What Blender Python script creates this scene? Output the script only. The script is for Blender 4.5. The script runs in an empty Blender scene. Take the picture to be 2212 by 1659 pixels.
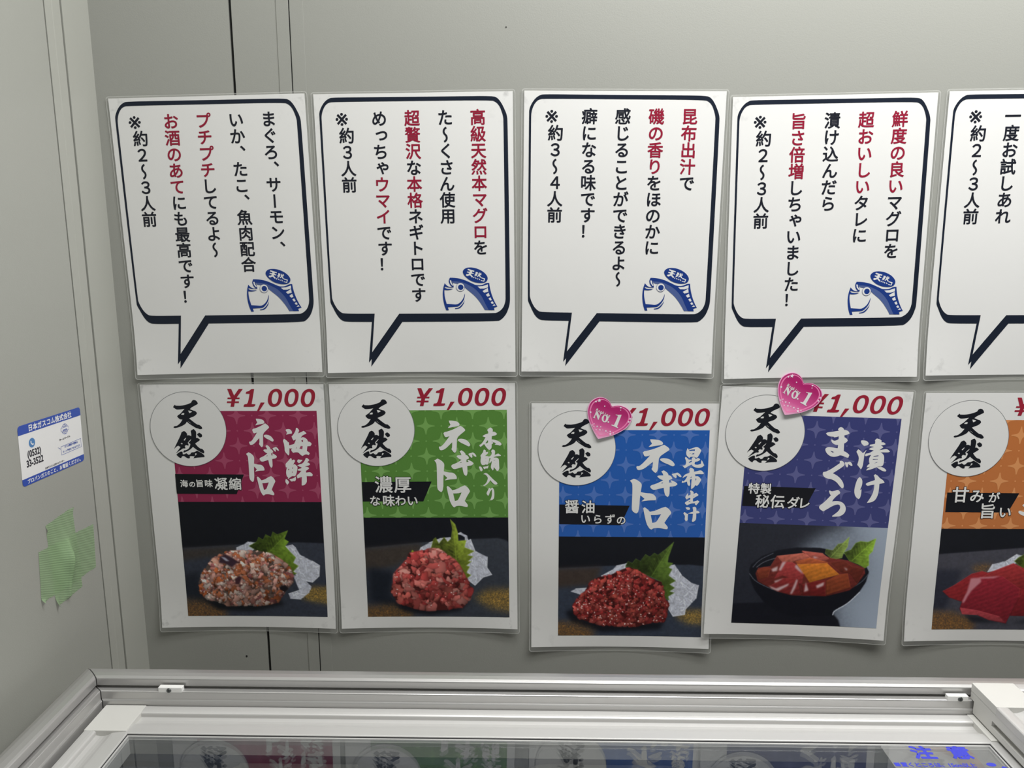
import bpy, bmesh, math, random
import numpy as np
from mathutils import Vector, Matrix
from mathutils.geometry import tessellate_polygon

SC = bpy.context.scene
COL = SC.collection
random.seed(7)
ZC = 1.27            # eye height of the camera above the floor
DW = 0.8473          # distance of the back wall in front of the camera
XL = -0.4658         # plane of the left wall

# ------------------------------------------------------------ camera
cam = bpy.data.cameras.new('camera'); cam_o = bpy.data.objects.new('camera', cam); COL.objects.link(cam_o)
PITCH, YAW, ROLL = math.radians(10.772), math.radians(-1.477), math.radians(0.163)
fw = Vector((math.sin(YAW)*math.cos(PITCH), math.cos(YAW)*math.cos(PITCH), -math.sin(PITCH)))
rt = Vector((math.cos(YAW), -math.sin(YAW), 0)); up = rt.cross(fw)
rx = rt*math.cos(ROLL) + up*math.sin(ROLL); uy = -rt*math.sin(ROLL) + up*math.cos(ROLL)
cam_o.matrix_world = Matrix(((rx.x, uy.x, -fw.x, 0), (rx.y, uy.y, -fw.y, 0), (rx.z, uy.z, -fw.z, ZC), (0, 0, 0, 1)))
cam.sensor_width = 36.0; cam.lens = 1662.4/2212*36.0; cam.clip_start = 0.01
SC.camera = cam_o

# ------------------------------------------------------------ world, lamps, exposure
SC.view_settings.view_transform = 'Standard'; SC.view_settings.look = 'None'
SC.view_settings.gamma = 1.0; SC.view_settings.use_curve_mapping = False
SC.view_settings.exposure = 0.0
W = bpy.data.worlds.new('room_light'); SC.world = W; W.use_nodes = True
wn = W.node_tree.nodes; wl = W.node_tree.links
tc = wn.new('ShaderNodeTexCoord'); sp = wn.new('ShaderNodeSeparateXYZ'); rp = wn.new('ShaderNodeValToRGB')
mr = wn.new('ShaderNodeMapRange'); mr.inputs['From Min'].default_value = -1; mr.inputs['From Max'].default_value = 1
wl.new(tc.outputs['Generated'], sp.inputs[0]); wl.new(sp.outputs['Z'], mr.inputs['Value']); wl.new(mr.outputs[0], rp.inputs[0])
el = rp.color_ramp.elements
el[0].position = 0.0; el[0].color = (.05, .05, .05, 1); el[1].position = 1.0; el[1].color = (.85, .86, .82, 1)
e = el.new(0.45); e.color = (.07, .07, .07, 1)
e = el.new(0.62); e.color = (.22, .22, .21, 1)
wl.new(rp.outputs[0], wn['Background'].inputs['Color']); wn['Background'].inputs['Strength'].default_value = 0.16

def area(name, loc, rot, sx, sy, power, color):
    l = bpy.data.lights.new(name, 'AREA'); l.shape = 'RECTANGLE'; l.size = sx; l.size_y = sy; l.energy = power; l.color = color
    o = bpy.data.objects.new(name, l); COL.objects.link(o); o.location = loc; o.rotation_euler = rot
    return o
area('ceiling_lamp', (.46, .49, ZC+.80), (0, 0, 0), 1.20, .16, 23.0, (1.0, .993, .975))
area('ceiling_lamp_rear', (.42, -1.15, ZC+.93), (0, 0, 0), .55, .22, 3.0, (1.0, .993, .975))

# ------------------------------------------------------------ helpers
def lin(c):
    out = []
    for v in c:
        v /= 255.0
        out.append(v/12.92 if v <= .04045 else ((v+.055)/1.055)**2.4)
    return out
def ink(r, g, b, E):
    return tuple(min(.92, max(.002, v/E)) for v in lin((r, g, b)))
EB, EP = .76, .67
def mat(name, rgb, rough=.5, metal=0.0, spec=.5, bump=0.0, bscale=400, var=0.0, vscale=6, coat=0.0, stretch=None):
    m = bpy.data.materials.new(name); m.use_nodes = True
    nt = m.node_tree; b = nt.nodes['Principled BSDF']
    b.inputs['Base Color'].default_value = (*rgb, 1); b.inputs['Roughness'].default_value = rough
    b.inputs['Metallic'].default_value = metal; b.inputs['Specular IOR Level'].default_value = spec
    b.inputs['Coat Weight'].default_value = coat; b.inputs['Coat Roughness'].default_value = .25
    if bump or var:
        t = nt.nodes.new('ShaderNodeTexCoord'); mp = nt.nodes.new('ShaderNodeMapping'); nt.links.new(t.outputs['Object'], mp.inputs[0])
        if stretch: mp.inputs['Scale'].default_value = stretch
    if bump:
        n = nt.nodes.new('ShaderNodeTexNoise'); n.inputs['Scale'].default_value = bscale; nt.links.new(mp.outputs[0], n.inputs['Vector'])
        bp = nt.nodes.new('ShaderNodeBump'); bp.inputs['Strength'].default_value = bump; bp.inputs['Distance'].default_value = .001
        nt.links.new(n.outputs['Fac'], bp.inputs['Height']); nt.links.new(bp.outputs[0], b.inputs['Normal'])
    if var:
        n = nt.nodes.new('ShaderNodeTexNoise'); n.inputs['Scale'].default_value = vscale; n.inputs['Detail'].default_value = 3
        nt.links.new(mp.outputs[0], n.inputs['Vector'])
        r = nt.nodes.new('ShaderNodeMapRange'); r.inputs['To Min'].default_value = 1-var; r.inputs['To Max'].default_value = 1+var
        nt.links.new(n.outputs['Fac'], r.inputs['Value'])
        mx = nt.nodes.new('ShaderNodeVectorMath'); mx.operation = 'SCALE'; mx.inputs[0].default_value = rgb
        nt.links.new(r.outputs[0], mx.inputs['Scale']); nt.links.new(mx.outputs[0], b.inputs['Base Color'])
    return m
def glassy(name, tint, f0, rough, extra=0.0, dcol=(.8, .8, .8), gloss=1.0):
    """thin clear sheet: light passes straight through, angle-dependent mirror reflection on top, a little haze"""
    m = bpy.data.materials.new(name); m.use_nodes = True; nt = m.node_tree; nt.nodes.clear()
    o = nt.nodes.new('ShaderNodeOutputMaterial'); tr = nt.nodes.new('ShaderNodeBsdfTransparent'); gl = nt.nodes.new('ShaderNodeBsdfGlossy')
    df = nt.nodes.new('ShaderNodeBsdfDiffuse'); m1 = nt.nodes.new('ShaderNodeMixShader'); m2 = nt.nodes.new('ShaderNodeMixShader')
    tr.inputs[0].default_value = (*tint, 1); gl.inputs['Roughness'].default_value = rough; gl.inputs['Color'].default_value = (gloss, gloss, gloss, 1)
    df.inputs[0].default_value = (*dcol, 1); m1.inputs[0].default_value = extra
    ge = nt.nodes.new('ShaderNodeNewGeometry'); dt = nt.nodes.new('ShaderNodeVectorMath'); dt.operation = 'DOT_PRODUCT'
    nt.links.new(ge.outputs['Incoming'], dt.inputs[0]); nt.links.new(ge.outputs['Normal'], dt.inputs[1])
    def op(k, x, y=None):
        n = nt.nodes.new('ShaderNodeMath'); n.operation = k; n.use_clamp = False
        for i, v in enumerate((x, y)):
            if v is None: continue
            if isinstance(v, (int, float)): n.inputs[i].default_value = v
            else: nt.links.new(v, n.inputs[i])
        return n.outputs[0]
    c = op('SUBTRACT', 1.0, op('ABSOLUTE', dt.outputs['Value'])); p5 = op('POWER', c, 5.0)
    fr = op('ADD', op('MULTIPLY', p5, 1-f0), f0)
    nt.links.new(tr.outputs[0], m1.inputs[1]); nt.links.new(df.outputs[0], m1.inputs[2])
    nt.links.new(fr, m2.inputs[0]); nt.links.new(m1.outputs[0], m2.inputs[1]); nt.links.new(gl.outputs[0], m2.inputs[2])
    nt.links.new(m2.outputs[0], o.inputs[0]); return m
def thing(name, label, cat, loc, rot=(0, 0, 0), group=None):
    o = bpy.data.objects.new(name, None); COL.objects.link(o); o.empty_display_size = .05
    o.location = loc; o.rotation_euler = rot; o['label'] = label; o['category'] = cat
    if group: o['group'] = group
    return o
def tag(o, label, cat, group=None):
    o['label'] = label; o['category'] = cat
    if group: o['group'] = group
    return o
def mesh_obj(name, verts, faces, mats, parent=None, smooth=False, idx=None):
    me = bpy.data.meshes.new(name); me.from_pydata([tuple(v) for v in verts], [], [tuple(f) for f in faces])
    for m in (mats if isinstance(mats, (list, tuple)) else [mats]): me.materials.append(m)
    if idx is not None: me.polygons.foreach_set('material_index', idx)
    if smooth: me.polygons.foreach_set('use_smooth', [True]*len(me.polygons))
    me.update(); o = bpy.data.objects.new(name, me); COL.objects.link(o)
    if parent is not None: o.parent = parent
    return o
def bm_obj(name, bm, mats, parent=None, smooth=False):
    me = bpy.data.meshes.new(name); bmesh.ops.recalc_face_normals(bm, faces=bm.faces[:]); bm.to_mesh(me); bm.free()
    for m in (mats if isinstance(mats, (list, tuple)) else [mats]): me.materials.append(m)
    if smooth: me.polygons.foreach_set('use_smooth', [True]*len(me.polygons))
    o = bpy.data.objects.new(name, me); COL.objects.link(o)
    if parent is not None: o.parent = parent
    return o
def add_box(bm, x0, x1, y0, y1, z0, z1, bev=0.0, mi=0):
    g = bmesh.ops.create_cube(bm, size=1.0); vs = g['verts']
    for v in vs:
        v.co = Vector(((x0+x1)/2+v.co.x*(x1-x0), (y0+y1)/2+v.co.y*(y1-y0), (z0+z1)/2+v.co.z*(z1-z0)))
    fs = {f for v in vs for f in v.link_faces}
    for f in fs: f.material_index = mi
    if bev:
        es = list({e for v in vs for e in v.link_edges})
        bmesh.ops.bevel(bm, geom=es, offset=bev, segments=2, profile=.7, affect='EDGES')
def box(name, x0, x1, y0, y1, z0, z1, m, parent=None, bev=0.0):
    bm = bmesh.new(); add_box(bm, x0, x1, y0, y1, z0, z1, bev); return bm_obj(name, bm, m, parent)
def struct(o): o['kind'] = 'structure'; return o

# ------------------------------------------------------------ materials
M = {}
M['wall'] = mat('painted_steel_wall', (.352, .357, .326), .33, spec=.75, bump=.08, bscale=900, var=.02, vscale=3)
M['wall_left'] = mat('painted_steel_wall_left', (.355, .36, .325), .40, spec=.7, bump=.08, bscale=900, var=.02, vscale=3)
M['trim'] = mat('painted_steel_trim', (.385, .39, .35), .40, spec=.7, bump=.05, bscale=900)
M['gap'] = mat('dark_gap', (.012, .013, .012), .8)
M['floor'] = mat('grey_floor', (.22, .22, .21), .6, var=.1)
M['alu'] = mat('satin_aluminium', (.52, .515, .505), .38, metal=.66, bump=.02, bscale=60, stretch=(1, 40, 40))
M['alu2'] = mat('pale_lid_aluminium', (.58, .575, .562), .42, metal=.30, bump=.02, bscale=60, stretch=(1, 40, 40))
M['cream'] = mat('cream_plastic', (.60, .595, .565), .42, bump=.04, bscale=500)
M['greyplastic'] = mat('grey_plastic', (.40, .40, .385), .45, bump=.04, bscale=500)
M['whiteplastic'] = mat('white_plastic', (.84, .84, .82), .3)
M['screw'] = mat('screw_steel', (.13, .14, .14), .35, metal=1.0)
M['gasket'] = mat('black_gasket', (.02, .02, .022), .5)
M['liner'] = mat('freezer_liner', (.30, .33, .40), .45)
M['cabinet'] = mat('white_cabinet', (.7, .7, .69), .4)
M['basket'] = mat('pale_basket', (.62, .62, .60), .4)
M['glass'] = glassy('coated_glass', (.95, .96, .97), .10, .004)
M['film'] = glassy('laminate_film', (.97, .97, .965), .03, .15, extra=.14, dcol=(.78, .79, .76))
M['film_edge_highlight'] = glassy('laminate_film_highlight', (.95, .95, .94), .05, .12, extra=.42, dcol=(.80, .81, .78))  # paler, more diffuse ring: the film's rim highlight painted in
def paper_mat():
    m = mat('laminated_paper', (.80, .80, .78), .33, bump=.25, bscale=14)
    nt = m.node_tree; b = nt.nodes['Principled BSDF']
    t = nt.nodes.new('ShaderNodeTexCoord'); s = nt.nodes.new('ShaderNodeSeparateXYZ'); nt.links.new(t.outputs['Object'], s.inputs[0])
    def m_(op, a, bv):
        n = nt.nodes.new('ShaderNodeMath'); n.operation = op
        for i, v in enumerate((a, bv)):
            if v is None: continue
            if isinstance(v, (int, float)): n.inputs[i].default_value = v
            else: nt.links.new(v, n.inputs[i])
        return n.outputs[0]
    ax = m_('ABSOLUTE', s.outputs['X'], None); az = m_('ABSOLUTE', s.outputs['Z'], None)
    cx = nt.nodes.new('ShaderNodeMapRange'); cx.inputs['From Min'].default_value = .070; cx.inputs['From Max'].default_value = .100; nt.links.new(ax, cx.inputs['Value'])
    cz = nt.nodes.new('ShaderNodeMapRange'); cz.inputs['From Min'].default_value = .105; cz.inputs['From Max'].default_value = .145; nt.links.new(az, cz.inputs['Value'])
    corner = m_('MULTIPLY', cx.outputs[0], cz.outputs[0])
    # finger marks trapped under the film near the corners: thin smudges
    oi = nt.nodes.new('ShaderNodeObjectInfo')
    n4 = nt.nodes.new('ShaderNodeTexNoise'); n4.noise_dimensions = '4D'; n4.inputs['Scale'].default_value = 120; n4.inputs['Detail'].default_value = 5
    nt.links.new(t.outputs['Object'], n4.inputs['Vector']); nt.links.new(m_('MULTIPLY', oi.outputs['Random'], 40.0), n4.inputs['W'])
    th = nt.nodes.new('ShaderNodeMapRange'); th.inputs['From Min'].default_value = .56; th.inputs['From Max'].default_value = .72; nt.links.new(n4.outputs['Fac'], th.inputs['Value'])
    dirt = m_('MULTIPLY', m_('MULTIPLY', th.outputs[0], corner), .55)
    mx = nt.nodes.new('ShaderNodeMix'); mx.data_type = 'RGBA'; nt.links.new(dirt, mx.inputs[0])
    mx.inputs[6].default_value = (.80, .80, .78, 1); mx.inputs[7].default_value = (.40, .40, .39, 1)
    nt.links.new(mx.outputs[2], b.inputs['Base Color']); return m
M['paper'] = paper_mat()
def inkmat(name, c, E): return mat(name, ink(*c, E), .34, spec=.22)
M['ink_dark'] = inkmat('dark_ink', (28, 30, 38), EB)
M['ink_black'] = inkmat('black_ink', (22, 24, 30), EP)
M['ink_outline'] = inkmat('blue_black_ink', (26, 32, 44), EB)
M['ink_red'] = inkmat('red_ink', (130, 28, 50), EB)
M['ink_price'] = inkmat('price_red_ink', (130, 30, 46), EP)
M['ink_white'] = mat('white_print', (.79, .79, .77), .36)
M['ink_banner'] = inkmat('banner_black_ink', (18, 19, 24), EP)
M['blue_dark'] = inkmat('emblem_navy', (28, 52, 116), EB)
M['blue_slate'] = inkmat('emblem_slate', (70, 86, 132), EB)
M['line_grey'] = inkmat('grey_line', (95, 97, 100), EP)
def vcol_mat(name, rough=.36):
    m = mat(name, (1, 1, 1), rough, spec=.2); nt = m.node_tree
    a = nt.nodes.new('ShaderNodeVertexColor'); a.layer_name = 'print'
    nt.links.new(a.outputs['Color'], nt.nodes['Principled BSDF'].inputs['Base Color']); return m
M['print'] = vcol_mat('photographic_print')

# ------------------------------------------------------------ room shell
ZT, ZB = 2.42, 0.0
struct(box('floor', XL-.1, 1.9, -1.6, DW+.1, -.05, 0, M['floor']))
struct(box('wall_back', XL-.02, 1.9, DW+.003, DW+.08, ZB, ZT, M['gap']))
# back wall sheets: a narrow sheet up to the open joint, then the wide sheet with an embossed cover strip
struct(box('wall_back_sheet', XL+.0005, -.3170, DW, DW+.003, ZB, ZT, M['wall']))
struct(box('wall_back_wide_sheet', -.3138, 1.9, DW, DW+.003, ZB, ZT, M['wall']))
bm = bmesh.new()
add_box(bm, -.2671, -.2541, DW-.0006, DW, ZB, ZT, .00035); add_box(bm, -.2529, -.2388, DW-.0006, DW, ZB, ZT, .00035)
add_box(bm, -.2541, -.2529, DW-.0001, DW, ZB, ZT, 0, 1)
struct(bm_obj('trim_3', bm, [M['wall'], M['gap']]))
struct(box('wall_left', XL-.06, XL, -1.6, .7722, ZB, ZT, M['wall_left']))
struct(box('wall_left_shade_backing', XL-.06, XL-.007, .7722, DW+.003, ZB, ZT, M['gap']))  # near-black backing: step shadows beside the trim put into the colour
# cover strip with a shallow step down its middle
vs = [(XL-.007, .7739), (XL+.0002, .7739), (XL+.0003, .7848), (XL+.0006, .7860), (XL+.0006, .7984), (XL-.007, .7984)]
struct(mesh_obj('trim_1', [(x, y, z) for z in (ZB, ZT) for x, y in vs], [(i, (i+1) % 6, 6+(i+1) % 6, 6+i) for i in range(6)]+[(5, 4, 3, 2, 1, 0), (6, 7, 8, 9, 10, 11)], M['trim']))
struct(box('trim_2', XL-.007, XL+.0018, .8000, DW+.0008, ZB, ZT, M['trim'], bev=.0006))
# specks and small screw holes on the walls
def speck(x, z, r, par):
    a = [(x+r*math.cos(t*.785), DW-.0002, z+r*math.sin(t*.785)*1.2) for t in range(8)]
    o = mesh_obj('screw_hole', a, [tuple(range(8))], M['gap'], par); return o
wb = bpy.data.objects['wall_back_sheet']
speck(-.3430, ZC-.5000, .0012, wb)
wb2 = bpy.data.objects['wall_back_wide_sheet']
speck(-.0290, ZC+.2130, .0007, wb2)

# ------------------------------------------------------------ flat printing helpers (millimetres, origin at the sheet's top-left corner)
def dec(s): return [(int(a)/20, int(b)/20) for a, b in (p.split(',') for p in s.split())]
def chaikin(p, k=.22, n=1):
    for _ in range(n):
        q = []
        for i in range(len(p)):
            a, b = p[i], p[(i+1) % len(p)]
            q += [(a[0]+(b[0]-a[0])*k, a[1]+(b[1]-a[1])*k), (a[0]+(b[0]-a[0])*(1-k), a[1]+(b[1]-a[1])*(1-k))]
        p = q
    return p
def soften(p, n=2, k=.24, lim=52):
    """round the gentle bends of an outline and keep its sharp corners"""
    for _ in range(n):
        q = []
        for i in range(len(p)):
            a, b, c = p[i-1], p[i], p[(i+1) % len(p)]
            t = abs((math.degrees(math.atan2(c[1]-b[1], c[0]-b[0])-math.atan2(b[1]-a[1], b[0]-a[0]))+180) % 360-180)
            if t > lim: q.append(b)
            else: q += [(b[0]+(a[0]-b[0])*k, b[1]+(a[1]-b[1])*k), (b[0]+(c[0]-b[0])*k, b[1]+(c[1]-b[1])*k)]
        p = q
    return p
def inside(p, pt):
    c = False; x, y = pt
    for i in range(len(p)):
        (x1, y1), (x2, y2) = p[i-1], p[i]
        if (y1 > y) != (y2 > y) and x < (x2-x1)*(y-y1)/(y2-y1)+x1: c = not c
    return c
def groups(enc, smooth=True):
    """'o...' outlines and 'h...' holes -> [[outer, hole, ...], ...]"""
    L = [(s[0], dec(s[1:])) for s in enc]
    if smooth: L = [(k, soften(p, 2, .24, 52 if len(p) not in (10, 12) else 90)) for k, p in L]
    outs = [[p] for k, p in L if k == 'o']
    for k, p in L:
        if k == 'h':
            c = (sum(q[0] for q in p)/len(p), sum(q[1] for q in p)/len(p))
            best = [g for g in outs if inside(g[0], c)] or [outs[-1]]
            best[0].append(p)
    return outs
def xf(gs, f): return [[[f(q) for q in p] for p in g] for g in gs]
class Flat:
    """collects flat shapes in sheet millimetres"""
    def __init__(s): s.v = []; s.f = []; s.mi = []
    def poly(s, loops, dz=0.0, mi=0, grow=0.0):
        if grow > 0:
            for l in loops:
                for k in range(len(l)): s.capsule(l[k-1], l[k], grow, dz-.012+(k % 7)*.0014, mi)
        pts = [Vector((x, y, 0)) for l in loops for x, y in l]
        tri = tessellate_polygon([[Vector((x, y, 0)) for x, y in l] for l in loops])
        b = len(s.v); s.v += [(p.x, p.y, dz) for p in pts]; s.f += [tuple(b+i for i in t) for t in tri]; s.mi += [mi]*len(tri)
    def capsule(s, p, q, g, z, mi, NS=4):
        dx, dy = q[0]-p[0], q[1]-p[1]; L = math.hypot(dx, dy)
        if L < 1e-6: return
        a0 = math.atan2(dx, -dy); b = len(s.v)
        for i in range(NS+1): a = a0+math.pi*i/NS; s.v.append((p[0]+g*math.cos(a), p[1]+g*math.sin(a), z))
        for i in range(NS+1): a = a0+math.pi+math.pi*i/NS; s.v.append((q[0]+g*math.cos(a), q[1]+g*math.sin(a), z))
        s.f.append(tuple(range(b, b+2*NS+2))); s.mi.append(mi)
    def ngon(s, cx, cy, r, n=40, dz=0.0, mi=0, ry=None, rot=0.0):
        ry = ry or r; b = len(s.v); c_, s_ = math.cos(rot), math.sin(rot)
        for i in range(n):
            x, y = r*math.cos(i*2*math.pi/n), ry*math.sin(i*2*math.pi/n); s.v.append((cx+x*c_-y*s_, cy+x*s_+y*c_, dz))
        s.f.append(tuple(range(b, b+n))); s.mi.append(mi)
    def ring(s, cx, cy, r0, r1, n=72, dz=0.0, mi=0):
        b = len(s.v)
        for i in range(n):
            t = i*2*math.pi/n
            s.v += [(cx+r0*math.cos(t), cy+r0*math.sin(t), dz), (cx+r1*math.cos(t), cy+r1*math.sin(t), dz)]
        for i in range(n):
            j = (i+1) % n; s.f.append((b+2*i, b+2*i+1, b+2*j+1, b+2*j)); s.mi.append(mi)
    def rect(s, x0, y0, x1, y1, nx=1, ny=1, dz=0.0, mi=0):
        b = len(s.v)
        for j in range(ny+1):
            for i in range(nx+1): s.v.append((x0+(x1-x0)*i/nx, y0+(y1-y0)*j/ny, dz))
        for j in range(ny):
            for i in range(nx):
                a = b+j*(nx+1)+i; s.f.append((a, a+1, a+nx+2, a+nx+1)); s.mi.append(mi)
    def glyph(s, ch, cx, cy, em, grow=0.0, shrink=0.0, mode='', dz=0.0, mi=0, rot=0.0, sx=1.0, font=None):
        v, f, bd = outline(ch); adv = ADV.get(ch, 1.0)
        small = ch in 'っゃゅょッャュョ'
        ox, oy = (.10, .10) if (mode == 'v' and small) else ((.58, .56) if (mode == 'v' and ch in '、。') else (0, 0))
        c_, s_ = math.cos(rot), math.sin(rot)
        def tr(p):
            x, y = p[0]-adv/2+ox, p[1]-.357+oy
            if mode == 'v' and ch in 'ー～': x, y = -y, -x
            x, y = x*em*sx, -y*em
            return (cx+x*c_-y*s_, cy+x*s_+y*c_)
        P = [tr(p) for p in v]; b = len(s.v); s.v += [(x, y, dz+.012) for x, y in P]; s.f += [tuple(b+i for i in t) for t in f]; s.mi += [mi]*len(f)
        if grow > 0:
            for k, (i, j) in enumerate(bd): s.capsule(P[i], P[j], grow, dz+(k % 7)*.0014, mi)
    def text(s, txt, cx, cy, em, grow=0.0, pitch=None, mi=0, dz=0.0, rot=0.0, sx=1.0):
        w = [ADV.get(c, None) or (outline(c) and ADV.get(c, 1.0)) for c in txt]
        if pitch: w = [pitch]*len(txt)
        tot = sum(w)*em*sx; x = -tot/2
        for c, a in zip(txt, w):
            xx = x+a*em*sx/2; x += a*em*sx
            if c != ' ': s.glyph(c, cx+xx*math.cos(rot), cy+xx*math.sin(rot), em, grow, mi=mi, dz=dz, rot=rot, sx=sx)
    def cut(s, axis, pos):
        """split the faces along a line so that big shapes can follow a curled sheet"""
        bm = bmesh.new(); vs = [bm.verts.new(v) for v in s.v]
        for f, m in zip(s.f, s.mi):
            try: q = bm.faces.new([vs[i] for i in f]); q.material_index = m
            except ValueError: pass
        for p in pos:
            co = Vector((p, 0, 0)) if axis == 0 else Vector((0, p, 0)); no = Vector((1, 0, 0)) if axis == 0 else Vector((0, 1, 0))
            bmesh.ops.bisect_plane(bm, geom=bm.verts[:]+bm.edges[:]+bm.faces[:], plane_co=co, plane_no=no, dist=1e-5)
        bm.verts.index_update(); s.v = [tuple(v.co) for v in bm.verts]; s.f = [tuple(v.index for v in f.verts) for f in bm.faces]; s.mi = [f.material_index for f in bm.faces]; bm.free()
    def clip(s, x0, y0, x1, y1):
        bm = bmesh.new(); vs = [bm.verts.new(v) for v in s.v]
        for f, m in zip(s.f, s.mi):
            try: q = bm.faces.new([vs[i] for i in f]); q.material_index = m
            except ValueError: pass
        for co, no in (((x0, 0, 0), (-1, 0, 0)), ((x1, 0, 0), (1, 0, 0)), ((0, y0, 0), (0, -1, 0)), ((0, y1, 0), (0, 1, 0))):
            bmesh.ops.bisect_plane(bm, geom=bm.verts[:]+bm.edges[:]+bm.faces[:], plane_co=co, plane_no=no, dist=1e-5, clear_outer=True)
        bm.verts.index_update(); s.v = [tuple(v.co) for v in bm.verts]; s.f = [tuple(v.index for v in f.verts) for f in bm.faces]; s.mi = [f.material_index for f in bm.faces]; bm.free()
    def build(s, name, sheet, layer, mats, parent, smooth=False):
        vv = []
        w, h = sheet['w'], sheet['h']
        for x, y, z in s.v:
            d = sheet['base']+layer*.08+z+sheet['lift'](x, y)
            vv.append(((x-w/2)/1000, -d/1000, (h/2-y)/1000))
        o = mesh_obj(name, vv, s.f, mats, parent, smooth, s.mi)
        bm = bmesh.new(); bm.from_mesh(o.data)
        for f in bm.faces:
            if f.normal.y > 0: f.normal_flip()
        bm.to_mesh(o.data); bm.free(); return o
ADV = {}; GL = {}
def outline(ch):
    if ch in GL: return GL[ch]
    c = bpy.data.curves.new('glyph', 'FONT'); c.body = ch; c.size = 1.0; c.resolution_u = 5
    o = bpy.data.objects.new('glyph', c); COL.objects.link(o)
    dg = bpy.context.evaluated_depsgraph_get(); me = o.evaluated_get(dg).to_mesh()
    v = [(p.co.x, p.co.y) for p in me.vertices]; f = [tuple(p.vertices) for p in me.polygons]
    o.evaluated_get(dg).to_mesh_clear()
    bpy.data.objects.remove(o); bpy.data.curves.remove(c)
    # weld, then find the outline edges
    key = {}; remap = []; nv = []
    for x, y in v:
        k = (round(x, 4), round(y, 4))
        if k not in key: key[k] = len(nv); nv.append((x, y))
        remap.append(key[k])
    f = [tuple(dict.fromkeys(remap[i] for i in t)) for t in f]; f = [t for t in f if len(t) > 2]
    cnt = {}
    for t in f:
        for i in range(len(t)):
            a, b = t[i-1], t[i]; cnt.setdefault((min(a, b), max(a, b)), []).append((a, b))
    bd = [e[0] for e in cnt.values() if len(e) == 1]
    if nv:
        xs = [p[0] for p in nv]
        ADV[ch] = 1.0 if ord(ch) > 0x2000 else (max(xs)+min(xs) if ord(ch) < 128 else 1.0)
    GL[ch] = (nv, f, bd); return GL[ch]
ADV[' '] = .3

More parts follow.
